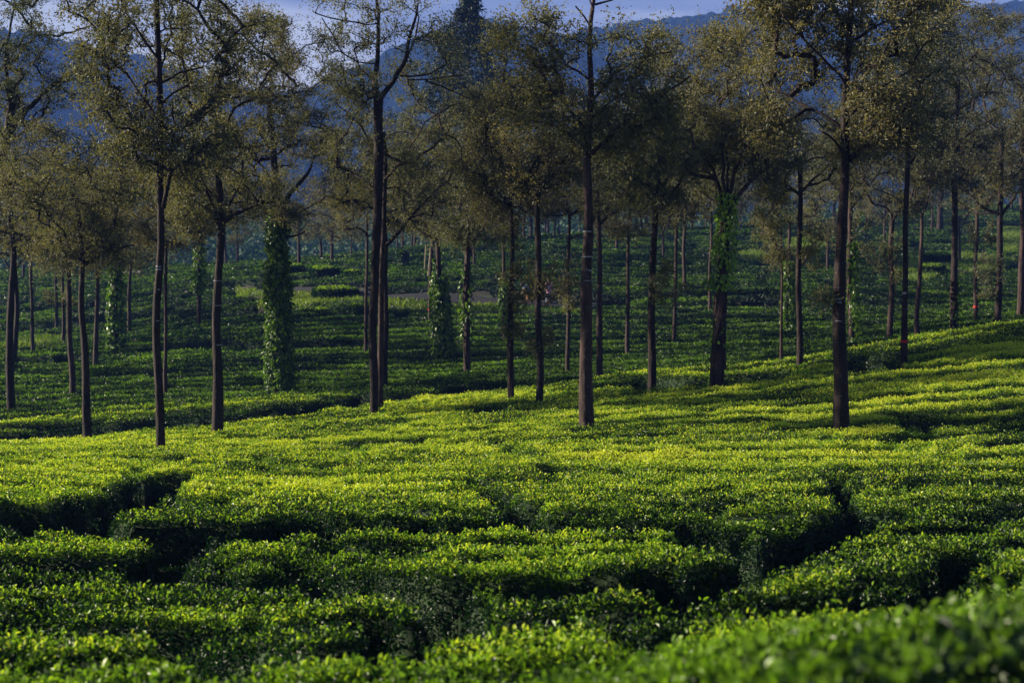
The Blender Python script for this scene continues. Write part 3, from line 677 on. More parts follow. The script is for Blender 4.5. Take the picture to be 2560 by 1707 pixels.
tree("reddish slim tree right behind the tall black V-forked trunk", (953, 1023), [(955, 850), (956, 650), (957, 500), (962, 420), (958, 330)], 17, 9, limbs=[(8, [(957, 500), (910, 450), (850, 420)], .8), (8, [(960, 450), (1010, 400), (1050, 340)], -.8)],
     crowns=[(960, 350, 170, 130, 58)], hue=.5, bark=M_bark2)
tree("reddish tree with long crooked right limb, third in the cluster of trunks", (963, 968), [(967, 800), (965, 700), (964, 612), (958, 540), (950, 470)], 15, 8, group=GR_M, dmin=46,
     limbs=[(11, [(966, 612), (990, 590), (1012, 562), (1035, 532), (1060, 532), (1082, 540)], -.5), (8, [(1030, 538), (1060, 505), (1090, 480), (1110, 440)], .3), (9, [(958, 550), (905, 485), (860, 450), (830, 440)], .6)],
     crowns=[(1010, 440, 170, 110, 85), (860, 430, 110, 80, 40)], hue=.5)
tree("slim tree with sprouting trunk, left one of a pair among dry leafy shoots", (1279, 1001), [(1276, 850), (1275, 720), (1279, 600), (1276, 480), (1272, 400)], 14, 8, "the sprouting slim pair",
     limbs=[(7, [(1277, 520), (1240, 470), (1200, 430)], .6), (7, [(1276, 500), (1310, 440), (1330, 400)], -.7)], crowns=[(1265, 400, 140, 120, 80)], hue=.45,
     shoots=[(1290, 690, 55, 70, 9), (1300, 800, 40, 50, 6), (1265, 590, 35, 40, 4)], ivy=[(690, 840, 10, .8, -1)])
tree("black tree with wine-glass fork, right one of the sprouting pair", (1347, 1007), [(1349, 900), (1342, 800), (1343, 640), (1342, 560), (1345, 485)], 18, 14, "the wine-glass forked black trunk",
     limbs=[(10, [(1343, 490), (1318, 455), (1296, 415), (1275, 360)], .4), (10, [(1347, 487), (1372, 440), (1390, 380)], -.5), (7, [(1352, 475), (1385, 463), (1430, 455)], .9), (8, [(1345, 487), (1342, 420), (1345, 330)], -.4)],
     crowns=[(1345, 370, 140, 110, 85)], hue=.5, shoots=[(1385, 720, 60, 70, 9), (1350, 850, 40, 40, 5)])
tree("tall tree with white scribbles on its thick trunk and long bare arching limbs", (1466, 1072), [(1462, 950), (1466, 800), (1462, 700), (1472, 560), (1473, 450), (1471, 375), (1475, 250), (1472, 120), (1485, 20), (1492, -30)], 37, 9, "the thick trunk with white scribbles",
     limbs=[(13, [(1468, 375), (1445, 335), (1410, 318), (1370, 308), (1300, 280), (1255, 262)], .8), (13, [(1478, 385), (1510, 355), (1560, 310), (1620, 265), (1690, 218), (1715, 200)], -.7), (8, [(1477, 260), (1520, 205), (1545, 180), (1590, 140), (1640, 132), (1690, 122)], .6),
            (8, [(1467, 330), (1420, 270), (1370, 230), (1350, 190)], -.9), (6, [(1474, 200), (1420, 160), (1380, 110)], .6), (5, [(1478, 70), (1460, 40), (1440, 15)], 0), (6, [(1488, 12), (1512, 12), (1530, -2)], .1), (4, [(1485, 30), (1478, 10), (1470, -20)], 0), (6, [(1474, 300), (1530, 250), (1600, 230)], -1.2)],
     crowns=[(1340, 200, 110, 110, 50), (1590, 220, 140, 100, 45), (1450, 250, 120, 80, 22), (1580, 340, 120, 50, 18)], hue=.7, lpt=85, bark=M_bark2,
     marks=[(1457, 577, 1478, 580), (1459, 640, 1480, 643), (1463, 672, 1468, 678), (1470, 673, 1474, 678), (1475, 674, 1479, 679), (1460, 700, 1476, 702)])
tree("slim tree with one side limb, hard right of the white-scribbled thick trunk", (1500, 945), [(1497, 800), (1498, 660), (1496, 560), (1492, 480), (1492, 400)], 16, 9, group=GR_M, bark=M_bark2, dmin=46,
     limbs=[(10, [(1500, 560), (1528, 536), (1555, 522)], -.3), (7, [(1493, 490), (1460, 440), (1430, 400)], .8)], crowns=[(1510, 420, 130, 90, 60)], hue=.5)
tree("straight dark tree with a Y fork and left limb, before the long dark hedge gap", (1630, 969), [(1628, 850), (1632, 700), (1638, 590), (1641, 498)], 21, 15, "the straight Y-forked dark trunk",
     limbs=[(11, [(1641, 500), (1620, 462), (1590, 430), (1550, 395)], .5), (8, [(1645, 497), (1660, 490), (1690, 470)], -.6), (8, [(1642, 500), (1648, 430), (1640, 350)], -.8), (8, [(1643, 497), (1680, 430), (1700, 380)], .8)],
     crowns=[(1625, 390, 150, 110, 95)], hue=.55, shoots=[(1665, 690, 45, 75, 7)])
tree("vase-shaped tree with bright sunlit creeper leaves up its split trunk", (1793, 963), [(1796, 850), (1800, 720), (1812, 620), (1816, 520)], 32, 26, "the sunlit creeper vase tree", kind='creeper_clad_tree', bark=M_bark2,
     limbs=[(12, [(1812, 525), (1795, 450), (1770, 390), (1730, 345)], .6), (10, [(1814, 520), (1806, 420), (1800, 320), (1790, 240)], -.5), (12, [(1818, 520), (1835, 440), (1860, 380), (1880, 300)], .5), (12, [(1822, 520), (1855, 470), (1895, 432), (1950, 420), (1985, 400)], -.5), (8, [(1818, 510), (1822, 400), (1835, 300)], 1)],
     crowns=[(1800, 290, 180, 150, 150), (1900, 370, 110, 70, 40)], hue=.55, ivm=M_ivy_lit, ivy=[(480, 722, 28, 1.25, 0), (540, 720, 35, .6, -1), (795, 868, 20, .9, -1)])
tree("pale thin trunk touching the right side of the sunlit creeper vase tree", (1811, 925), [(1809, 800), (1806, 700), (1800, 560), (1790, 450)], 10, 6, crowns=[(1760, 400, 120, 80, 40)], hue=.5, bark=M_bark2, group=GR_M)
tree("straight dark tree between a leafy sapling and the thickest trunk", (1998, 912), [(1997, 760), (1996, 660), (1999, 560), (2003, 480), (2000, 400)], 16, 11, "the straight dark trunk beside saplings",
     limbs=[(8, [(2003, 490), (1970, 460), (1930, 450)], .6), (8, [(2003, 480), (2040, 440), (2070, 400)], -.6)], crowns=[(2000, 390, 150, 100, 80)], hue=.4, shoots=[(2010, 610, 45, 60, 7)])
tree("thin pale sapling trunk with a puff of dry leaves half way up", (1951, 903), [(1952, 780), (1954, 680), (1955, 560)], 8, 4, "the thin leafy sapling", crowns=[(1950, 560, 55, 75, 26)], hue=.6, bark=M_bark2, kind='sapling', lpt=60)
tree("thickest tree of all, dark trunk with white paint dashes, arching limbs above", (2105, 1077), [(2108, 960), (2102, 820), (2104, 640), (2110, 500), (2120, 395), (2112, 300), (2119, 200), (2121, 100), (2132, 40), (2133, -60)], 39, 10, "the thickest trunk with white dashes",
     limbs=[(17, [(2122, 400), (2150, 368), (2190, 350), (2240, 340), (2300, 348)], .5), (10, [(2116, 300), (2150, 255), (2200, 215), (2250, 190)], -.8), (10, [(2122, 110), (2160, 80), (2215, 60), (2260, 20)], .5), (9, [(2121, 85), (2095, 45), (2062, -10)], -.2),
            (9, [(2114, 330), (2060, 280), (2000, 250), (1940, 200)], .9), (8, [(2118, 220), (2060, 150), (1990, 110), (1940, 60)], -.9), (8, [(2118, 400), (2080, 360), (2020, 340)], -1.2), (7, [(2116, 260), (2150, 230), (2180, 150)], 1)],
     crowns=[(1985, 190, 150, 150, 72), (2210, 180, 150, 150, 60), (2120, 310, 150, 60, 22)], hue=.55,
     marks=[(2086, 745, 2100, 749), (2091, 753, 2101, 757), (2087, 800, 2101, 803)], shoots=[(2062, 752, 12, 22, 2)])
tree("creeper-draped tree close behind the thickest trunk on its right", (2128, 860), [(2126, 760), (2124, 650), (2127, 520), (2135, 440)], 15, 10, kind='creeper_clad_tree', bark=M_bark2,
     limbs=[(7, [(2128, 520), (2170, 470), (2210, 420)], .5)], crowns=[(2160, 410, 130, 80, 60)], hue=.4, ivy=[(600, 862, 22, 1.5, 1)], shoots=[(2145, 580, 30, 60, 5)])
tree("thin tree with small cup-shaped fork and dry shoots at mid trunk", (2223, 849), [(2228, 760), (2226, 650), (2232, 550)], 15, 11, "the small cup-forked tree", bark=M_bark2,
     limbs=[(8, [(2232, 552), (2250, 525), (2262, 490)], -.3), (8, [(2230, 548), (2226, 520), (2190, 510)], .5)], crowns=[(2240, 450, 110, 85, 60)], hue=.4, shoots=[(2195, 650, 55, 60, 9)])
tree("mottled tree with a bright red paint band near its foot", (2259, 905), [(2260, 800), (2262, 650), (2268, 520), (2272, 380), (2275, 260)], 16, 10, "the red-banded mottled trunk",
     limbs=[(8, [(2270, 420), (2310, 370), (2350, 340)], .6), (8, [(2272, 350), (2230, 300), (2200, 280)], -.6)], crowns=[(2285, 200, 120, 150, 75), (2340, 60, 80, 90, 28)], hue=.2, bands=[(849, 856, M_red)], marks=[(2256, 730, 2264, 735)])
tree("thin crooked-footed tree with a small Y of bare twigs at the top", (2294, 843), [(2291, 800), (2300, 700), (2302, 600), (2304, 535)], 13, 8, "the thin crooked-footed tree", bark=M_bark2,
     limbs=[(5, [(2304, 540), (2298, 520), (2300, 440)], .3), (5, [(2304, 540), (2316, 522), (2320, 430)], -.3)], crowns=[(2320, 400, 90, 60, 35)], hue=.3)
tree("smooth reddish straight tree with dark creeper hiding behind its right side", (2384, 829), [(2384, 700), (2386, 560), (2386, 400), (2390, 300), (2392, 200)], 18, 11, "the smooth reddish straight trunk",
     limbs=[(9, [(2388, 420), (2340, 370), (2300, 340)], .7), (9, [(2390, 380), (2430, 320), (2470, 300)], -.6)], crowns=[(2390, 220, 150, 150, 120), (2390, 400, 110, 60, 30)], hue=.25, ivy=[(700, 815, 16, .7, 1)])
tree("lichen-spotted tree with level left limb and pale shoots at its knee", (2492, 811), [(2496, 760), (2503, 650), (2502, 560), (2504, 440), (2508, 320)], 17, 11, "the lichen-spotted trunk",
     limbs=[(10, [(2498, 532), (2460, 525), (2430, 490), (2400, 450)], .4), (9, [(2505, 535), (2528, 500), (2545, 470)], -.4), (6, [(2490, 535), (2450, 530), (2420, 540)], 1)], crowns=[(2490, 330, 140, 140, 110)], hue=.3, shoots=[(2480, 690, 40, 60, 7)])
tree("last tree before the right edge, straight and reddish on the ridge", (2550, 792), [(2556, 600), (2556, 400), (2558, 300)], 17, 11, limbs=[(8, [(2556, 420), (2510, 370), (2480, 300)], .5)], crowns=[(2560, 230, 130, 150, 100)], hue=.4, bark=M_bark2)

MT = [  # mid distance trees: label, base, trunk, widths, limbs, crowns, extras
 ("broken bare snag with no crown, brown and thin", (82, 882), [(80, 760), (78, 655)], 9, 8, [], [], dict(kind='dead_tree', short="the bare snag")),
 ("thin tree just right of the bare snag, dry leaves hanging half way", (158, 855), [(157, 760), (158, 640)], 9, 6, [], [(140, 590, 90, 60, 30)], dict(shoots=[(150, 720, 40, 60, 6)])),
 ("faint thin trunk between the bare snag and its right-hand neighbour", (141, 806), [(141, 700), (140, 600)], 8, 6, [], [(95, 560, 80, 60, 25)], {}),
 ("grey slightly leaning tree just left of the candelabra tree", (180, 990), [(176, 850), (173, 700), (165, 605), (160, 560)], 15, 9, [(8, [(168, 615), (140, 590), (110, 585)], .4), (6, [(163, 590), (180, 540), (200, 500)], -.4)], [(150, 530, 130, 85, 55)], {}),
 ("slim reddish tree just right of the candelabra tree", (239, 918), [(243, 800), (247, 640), (248, 580)], 12, 8, [], [(255, 560, 110, 70, 45)], {}),
 ("dark creeper-covered tree fat with leaves on the far left half", (288, 880), [(290, 780), (288, 640), (286, 600)], 13, 9, [(7, [(286, 620), (270, 610), (230, 635)], .2)], [(300, 560, 120, 70, 50)], dict(kind='creeper_clad_tree', ivy=[(635, 868, 19, 2.2, 0)], short="the fat dark creeper tree")),
 ("thin tree by the right side of the fat dark creeper tree", (322, 832), [(324, 740), (325, 630)], 10, 7, [], [(345, 580, 90, 60, 30)], {}),
 ("thin grey tree half hidden behind the tall slim trunk with white dabs", (413, 988), [(416, 850), (415, 700), (414, 610)], 10, 7, [(6, [(414, 612), (445, 588), (480, 560)], .3), (6, [(412, 605), (380, 597), (360, 596)], -.3)], [(430, 530, 110, 60, 45)], {}),
 ("tree with creeper only on its upper trunk, bare purple-brown foot", (497, 810), [(498, 740), (500, 640), (502, 560)], 10, 9, [], [(500, 500, 90, 60, 32)], dict(kind='creeper_clad_tree', ivy=[(560, 728, 13, 1.8, 0)])),
 ("thin pale tree left of the cluster round the black V-forked trunk", (914, 877), [(915, 740), (916, 600), (916, 540)], 9, 7, [], [(905, 520, 70, 50, 25)], {}),
 ("pinkish thin roadside tree with small red mark, bamboo frame against it", (1076, 806), [(1076, 700), (1082, 600), (1084, 520)], 9, 8, [(6, [(1084, 610), (1070, 570), (1050, 540)], .2)], [(1080, 490, 80, 60, 30)], dict(bands=[(771, 775, M_red)], short="the pinkish roadside tree")),
 ("leaning tree clothed in a thick green creeper sleeve below a dark crown", (1108, 892), [(1106, 800), (1100, 700), (1096, 620), (1092, 570)], 16, 12, [(7, [(1096, 600), (1120, 585), (1130, 560)], .2)], [(1110, 480, 120, 80, 55)], dict(kind='creeper_clad_tree', ivy=[(690, 890, 24, 2.6, 0), (630, 700, 13, .8, 0)], short="the leaning green creeper sleeve")),
 ("squat tree forking into a wide candlestick, thin creeper on its waist", (1168, 933), [(1170, 860), (1166, 760), (1170, 640), (1169, 612)], 17, 14, [(10, [(1166, 614), (1140, 598), (1122, 572), (1112, 540)], .4), (10, [(1172, 614), (1196, 592), (1214, 570), (1222, 520)], -.4), (8, [(1169, 612), (1170, 560), (1164, 480)], .3)], [(1170, 440, 130, 110, 75)], dict(ivy=[(655, 850, 15, .8, 0)], short="the wide candlestick tree")),
 ("dark creeper-sleeved trunk peeping out left of the sprouting slim pair", (1262, 850), [(1260, 760), (1258, 640), (1256, 540)], 10, 8, [], [(1240, 470, 90, 70, 35)], dict(kind='creeper_clad_tree', ivy=[(690, 820, 11, 1.6, 0)])),
 ("thin tree between the wine-glass fork and the white-scribbled trunk", (1418, 930), [(1421, 800), (1422, 640), (1424, 540)], 11, 8, [(5, [(1423, 600), (1450, 585), (1480, 580)], .3)], [(1420, 480, 110, 70, 40)], dict(shoots=[(1420, 720, 30, 60, 5)])),
 ("thin dark tree with short left branch, just left of the Y-forked dark trunk", (1568, 885), [(1570, 760), (1570, 640), (1574, 590), (1576, 520)], 11, 7, [(5, [(1572, 595), (1550, 570), (1535, 552)], .3)], [(1560, 500, 90, 60, 35)], {}),
 ("thin tree just right of the straight Y-forked trunk", (1684, 855), [(1686, 760), (1688, 640), (1690, 560), (1696, 500)], 10, 8, [(6, [(1690, 570), (1665, 530), (1660, 500)], .2)], [(1680, 440, 100, 80, 50)], {}),
 ("thin tree among far hedges with a dark leafy clump on its stem", (1712, 729), [(1711, 640), (1710, 540), (1712, 480)], 9, 8, [], [(1710, 430, 80, 70, 35)], {}),
 ("thin bluish trunk just left of the sunlit creeper vase tree", (1774, 780), [(1775, 680), (1778, 560)], 9, 7, [], [(1760, 480, 80, 50, 22)], {}),
 ("dark creeper mound of a tree right of the thin leafy sapling", (1973, 822), [(1972, 720), (1973, 620), (1975, 540)], 9, 7, [], [(1985, 480, 80, 60, 28)], dict(kind='creeper_clad_tree', ivy=[(650, 818, 15, 1.8, 0)])),
 ("thin grey tree with a red ring, right of the smooth reddish straight trunk", (2438, 800), [(2438, 700), (2440, 560), (2440, 500)], 10, 8, [], [(2440, 440, 90, 60, 32)], dict(bands=[(764, 768, M_red)], shoots=[(2450, 590, 40, 40, 5)])),
 ("slender tree on the grassy slope left of the smooth reddish trunk", (2399, 655), [(2398, 600), (2400, 540)], 6, 5, [], [(2395, 500, 60, 40, 18)], {}),
 ("small tree on the grassy slope just left of the thickest trunk", (2070, 680), [(2070, 620), (2071, 560)], 7, 6, [], [(2068, 530, 60, 55, 26)], {}),
]
for lb, b, t, w0, w1, lm, cr_, ex in MT:
    ex = dict(ex); ex.setdefault('bark', M_bark2)
    cr_ = [(a - 0, b_ - 2, c_ * 1.25, d_ * 1.35, int(e_ * 1.9)) for a, b_, c_, d_, e_ in cr_]
    tree(lb, b, t, w0, w1, group=GR_M, dmin=46, limbs=lm, crowns=cr_, hue=R.uniform(.3, .65), **ex)

# dark conifer far behind
def conifer(u, vb, vt, rpx, Y, label):
    ppm = F / Y; b = at(u, vb, Y); top = at(u, vt, Y); root = empty('conifer_tree', tuple(b)); H = top[2] - b[2]
    mb = MB(); tube(mb, [b - [0, 0, 1], b + [0, 0, H * .5], top], [.35, .22, .03], 8, 0)
    cr2 = MB(); C = []
    for _ in range(620):
        h = R.random() ** .8; z = .15 + .85 * h; r = rpx / ppm * min(1, (1 - h) / .42) ** .85 * R.uniform(.25, 1.05) * (.7 + .6 * vn(z * 11, 0, 4)); th = R.uniform(0, 6.28)
        if h > .86: r *= .8
        p = b + np.array([math.cos(th) * r, math.sin(th) * r, H * z]); C.append(p)
        if _ % 4 == 0: tube(mb, [b + [0, 0, H * z + .2], (p + b + [0, 0, H * z + .3]) / 2, p], [.04, .03, .01], 4, 0, True, 0, False)
    spray(cr2, np.array(C), 46, .26, .42, .35)
    for m_, nm, mt_ in ((mb, 'trunk', M_bark), (cr2, 'crown', M_con)):
        o = m_.build(nm, mt_); o.parent = root; o.location = -Vector(root.location)
    tag(root, label, 'tree')
conifer(1172, 655, -12, 165, 118, "tall dark bluish conifer rising above all other trees, pointed top")
conifer(2350, 560, 20, 70, 150, "dark bluish conifer far behind the red-banded mottled trunk")

for k_, (x_, y_, h_) in enumerate([(-27, 60, 0), (-24.5, 70, 0), (-33, 82, 0), (-34, 68, 0), (-38, 92, 0), (-46, 84, 0), (-44, 100, 0), (-52, 112, 0)]):  # out-of-view trees added to throw shade over the left and middle slopes
    u_ = 1280 + F * x_ / y_; hp_ = F / y_; gz0_ = float(T(np.array([x_ * 1.0]), np.array([y_ * 1.0]))[0]); ry_ = gz0_ / y_; v_ = 853.5 - F * (ry_ + math.tan(PITCH)) / (1 - ry_ * math.tan(PITCH))
    o = build_tree('shade_tree', y_, [(u_, v_, .26 * hp_), (u_ + .2 * hp_, v_ - 3 * hp_, .22 * hp_), (u_, v_ - 6 * hp_, .16 * hp_)], 9, limbs=[(.11 * hp_, [(u_, v_ - 4.5 * hp_), (u_ - 1.2 * hp_, v_ - 6 * hp_)], .8), (.11 * hp_, [(u_, v_ - 4.7 * hp_), (u_ + 1.2 * hp_, v_ - 6.2 * hp_)], -.8)],
                   crowns=[(u_, v_ - 7.8 * hp_, 2.6 * hp_, 2.1 * hp_, 80)], hue=.4, leafL=.13)
    tag(o, "unseen tree added beyond the left edge to cast shade", 'tree', 'unseen shade casters added beyond the left edge')
# far trees: six models, copied
def model(seed, H, slim):
    global R
    R = np.random.default_rng(seed); Y = 120.0; b = (1280, 700)
    hh = H * F / Y; s = 1 if slim else 1.5
    o = build_tree('shade_tree', Y, [(1280, 700, 7 * s), (1280 + R.uniform(-4, 4), 700 - hh * .35, 6 * s), (1280 + R.uniform(-6, 6), 700 - hh * .62, 5 * s)], 7,
                   limbs=[(4, [(1280, 700 - hh * .5), (1280 - 26, 700 - hh * .62), (1280 - 45, 700 - hh * .68)], .5), (4, [(1280, 700 - hh * .55), (1280 + 26, 700 - hh * .66), (1280 + 50, 700 - hh * .72)], -.5)],
                   crowns=[(1280, 700 - hh * .76, 105 if not slim else 72, hh * .26, 66)], hue=.45, lpt=80, bark=M_bark2)
    return o
models = [model(s, h, sl_) for s, h, sl_ in ((1, 10, False), (2, 11.5, True), (3, 9, False), (4, 12, True), (5, 10.5, False), (6, 8, True))]
for m_ in models: m_['_used'] = 0
R = np.random.default_rng(11)
FAR = [(833, 655, 9), (751, 662, 9), (803, 648, 5), (1007, 616, 8), (994, 625, 6), (1030, 622, 6), (1038, 619, 5), (1184, 665, 7), (1210, 602, 6), (1217, 601, 5), (1146, 604, 6), (1240, 597, 8), (1362, 588, 5), (1371, 588, 7), (1386, 590, 6), (1396, 590, 6), (1312, 592, 5), (1328, 594, 7),
       (1540, 622, 8), (1590, 580, 5), (1603, 580, 8), (1615, 579, 6), (1655, 578, 4), (1731, 573, 6), (1838, 567, 7), (1850, 567, 6), (1888, 562, 8), (1906, 598, 6), (1990, 560, 5), (594, 658, 5), (565, 662, 5), (230, 678, 7), (222, 679, 6), (111, 681, 8), (60, 690, 6), (350, 672, 5), (700, 655, 5), (880, 640, 6),
       (1450, 585, 5), (1478, 583, 6), (1516, 582, 5), (1690, 577, 6), (1765, 570, 5), (2030, 550, 6), (2085, 545, 5), (2165, 535, 6), (2216, 528, 5), (2330, 520, 7), (2352, 519, 6), (2425, 520, 7), (2470, 522, 5), (2530, 521, 6), (2210, 610, 6), (2330, 575, 6), (1800, 600, 6), (1660, 640, 6)]
NAMES.sort(); cnts = {}
FAR.sort()
for u, v, wpx in FAR:
    d = hit(u, v, 92); i = int(R.integers(len(models))); src = models[i]
    L_ = [n for x, n in NAMES if x < u]; R_ = [n for x, n in NAMES if x >= u]
    key = (L_[-1] if L_ else 'the left edge', R_[0] if R_ else 'the right edge'); cnts.setdefault(key, []).append((u, v, wpx, d, i))
ORD = ['first', 'second', 'third', 'fourth', 'fifth', 'sixth', 'seventh', 'eighth', 'ninth', 'tenth', 'eleventh', 'twelfth']
for key, L in cnts.items():
    for q, (u, v, wpx, d, i) in enumerate(L):
        src = models[i]; a, b = txz(u, v); x, y = a * d, d; z = float(ground(np.array([x]), np.array([y]))[0])
        if src['_used'] == 0: r = src; src['_used'] = 1; ch = list(src.children)
        else:
            r = src.copy(); COL.objects.link(r)
            for c in src.children:
                c2 = c.copy(); COL.objects.link(c2); c2.parent = r
        r.location = (x, y, z); r.rotation_euler = (0, 0, R.uniform(0, 6.28)); s = R.uniform(.85, 1.15) * (.75 + .035 * wpx); r.scale = (s, s, s * R.uniform(.9, 1.1))
        A_, B_ = (k_.replace('the ', '', 1) if k_.startswith('the ') and 'edge' not in k_ else k_ for k_ in key)
        tag(r, ("%s far tree between %s and %s" % (ORD[q], A_, B_)) if len(L) > 1 else ("single far tree between %s and %s" % (A_, B_)), 'tree', 'distant trees on the far tea hill')
for m_ in models:
    if m_['_used'] == 0:
        for c in list(m_.children): bpy.data.objects.remove(c)
        bpy.data.objects.remove(m_)
for o in COL.objects:
    if '_used' in o: del o['_used']

# ------------------------------------------------------------------ lowland wood, mountains, haze
fb = MB(); C = []; Rr = []
for y in np.arange(235, 520, 6.5):
    for x in np.arange(-.42 * y, .42 * y, 6.5):
        if R.random() < .12: continue
        xx, yy = x + R.uniform(-2, 2), y + R.uniform(-2, 2); h = R.uniform(6, 12) + 5 * vn(xx / 30, yy / 30, 8); z = float(ground(np.array([xx]), np.array([yy]))[0])
        C.append((xx, yy, z + h * .55)); Rr.append((R.uniform(2.5, 4.2), h * .5))
C = np.array(C); Rr = np.array(Rr); m_ = 70; c = np.repeat(C, m_, 0); r = np.repeat(Rr, m_, 0)
q = rdir(len(c)); q *= (R.random(len(c)) ** .3)[:, None] * (.75 + .5 * vn(q[:, 0] * 2 + c[:, 0], q[:, 2] * 2 + c[:, 1], 4))[:, None]
P = c + q * np.stack([r[:, 0], r[:, 0], r[:, 1]], 1)
leaves(fb, P, q + .6 * rdir(len(P)), q + .6 * rdir(len(P)), R.uniform(.7, 1.5, len(P)), .8, .2, 0, np.clip(.5 * R.random(len(P)) + .6 * np.repeat(R.random(len(C)), m_), 0, 1))
tag(fb.build('woodland', M_forest), kind='stuff')
RID = [(-900, 60), (0, 70), (300, 120), (600, 215), (760, 235), (860, 190), (1000, 110), (1150, 62), (1250, 50), (1380, 88), (1470, 76), (1560, 52), (1640, 45), (1721, 41), (1782, 30), (1847, 16), (1884, 28), (1917, 25), (2050, 34), (2200, 38), (2330, 40), (2380, 34), (2438, 20), (2557, 4), (2800, -20), (3400, 20)]
def range_(name, Y0, depth, ridge, seed, low):
    us_ = np.linspace(ridge[0][0], ridge[-1][0], 900); vs = np.interp(us_, [a for a, _ in ridge], [b for _, b in ridge])
    k = np.ones(21) / 21; vs = np.convolve(np.pad(vs, 10, 'edge'), k, 'valid')
    t = (us_ - 1280) / F; H = tan_el(vs) * Y0
    q = np.linspace(0, 1, 90); X = []; 
    yy = (Y0 - depth * (1 - q))[:, None] + 0 * t[None]; xx = t[None] * Y0 * (1 - .0 * q[:, None])
    prof = q[:, None] ** 1.15
    spur = (fbm(xx / 90, yy / 160, seed, 4) - .5) * 75 * np.sin(np.pi * q)[:, None]
    bump = (vn(xx / 9, yy / 9, seed + 3) - .5) * 7 + (vn(xx / 4, yy / 4, seed + 4) - .5) * 4
    zz = low + (H[None] - low) * prof + spur + bump * sstep(0, .2, q)[:, None]
    back_y = yy[-1:] + np.array([[40], [110]]); back_z = np.stack([zz[-1] - 12, zz[-1] * 0 + low]); 
    X = np.concatenate([xx, np.repeat(xx[-1:], 2, 0)]); Yy = np.concatenate([yy, back_y]); Zz = np.concatenate([zz, back_z])
    g = MB(); g.add(np.stack([X, Yy, Zz], -1), gridfaces(len(X), 900), 0, 0, False)
    tag(g.build(name, M_mount), kind='structure')
range_('mountain_range', 1250, 620, RID, 12, LOW - 2)
hb = MB()
x0, x1, y0, y1, z0, z1_ = -1650, 1650, -700, 1390, -40, 262
hb.add([[x, y, z] for z in (z0, z1_) for y in (y0, y1) for x in (x0, x1)], [[0, 2, 3, 1], [4, 5, 7, 6], [0, 1, 5, 4], [2, 6, 7, 3], [0, 4, 6, 2], [1, 3, 7, 5]])
mh = bpy.data.materials.new('haze'); mh.use_nodes = True; t = mh.node_tree; t.nodes.clear()
ho = N(t, 'ShaderNodeOutputMaterial'); pv = N(t, 'ShaderNodeVolumePrincipled'); pv.inputs['Color'].default_value = (.085, .175, .56, 1)
pv.inputs['Density'].default_value = .0005; t.links.new(pv.outputs[0], ho.inputs['Volume'])
HZ = tag(hb.build('haze', mh), kind='stuff')

# ------------------------------------------------------------------ road, bank, grass
def strip(name, uu, off0, off1, lift, m, kind='structure', zfun=ground, ny=4):
    """a ribbon that follows the road line between two offsets in distance"""
    g = MB(); us_ = np.linspace(uu[0], uu[1], 260); q = np.linspace(0, 1, ny)[:, None]
    D = road_d(us_)[None] + off0 + (off1 - off0) * q; X = (us_[None] - 1280) / F * D
    Z = zfun(X, D) + lift
    g.add(np.stack([X, D, Z], -1), gridfaces(ny, 260), 0, 0, True)
    return tag(g.build(name, m), kind=kind)
strip('road', (700, 1500), -1.2, 1.15, .09, M_road, ny=10)
strip('earth_verge', (690, 812), -3.0, -1.25, .07, mat('red_earth', (.07, .032, .022), (.13, .062, .042), 5, .95, .3), ny=6)
g = MB(); q = np.linspace(0, 1, 24)[:, None]; e = np.linspace(-1, 1, 5)[None]
uu = 262 + 90 * q + 0 * e; dd = np.array([hit(u, 686 - 6 * (u - 262) / 90, 92) for u in uu[:, 0]])[:, None] + e * 2.2
X = (uu - 1280) / F * dd; Z = T(X, dd) + .10
g.add(np.stack([X, dd, Z], -1), gridfaces(24, 5), 0, 0, True); tag(g.build('path', M_path), kind='structure')
gr = MB(); n = 2600000
def blades(mb, cond, n, L, y0, y1, den):
    y = np.sqrt(R.random(n) * (y1 ** 2 - y0 ** 2) + y0 ** 2); t = R.uniform(TL, TR, n); x = t * y
    k = cond(x, y); x, y = x[k], y[k]; z = ground(x, y); n = len(x)
    pt = fbm(x / 2.2, y / 2.2, 131)
    A = rdir(n) * .55 + [0, 0, 1.0]; Ls = L * R.uniform(.5, 1.3, n) * (.6 + .8 * pt)
    leaves(mb, np.stack([x, y, z - .02], -1), A, rdir(n), Ls, Ls * .28, .1, 0, np.clip(1.8 * (pt - .35) + .5 * R.random(n) - .1, 0, 1))
    return n
def c_verge(x, y):
    D, u = polar(x, y); rd = D - road_d(u)
    return (teamask(x, y) < .55) & (y < 205) & ~((np.abs(rd) < 1.5) & (u > 640) & (u < 1510)) & ~((rd > 1.2) & (rd < 4.6) & (u > 600))
blades(gr, c_verge, 900000, .30, 60, 205, 1)
tag(gr.build('grass', M_grassb), kind='stuff')
# dark overgrown roadside bank: roots and weeds hanging over bare earth
bk = MB(); n = 60000; u = R.uniform(640, 2150, n); D = road_d(u) + R.uniform(1.7, 5.4, n); x = (u - 1280) / F * D; z = ground(x, D)
pt = fbm(x / 1.6, D / 1.2, 140); k = pt > .42; x, D, z, pt = x[k], D[k], z[k], pt[k]; n = len(x)
leaves(bk, np.stack([x, D, z], -1), rdir(n) * .7 + [0, -.5, .1], rdir(n), R.uniform(.10, .32, n), .10, .2, 0, np.clip(.35 * R.random(n), 0, 1))
tag(bk.build('bank_undergrowth', M_con), kind='stuff')

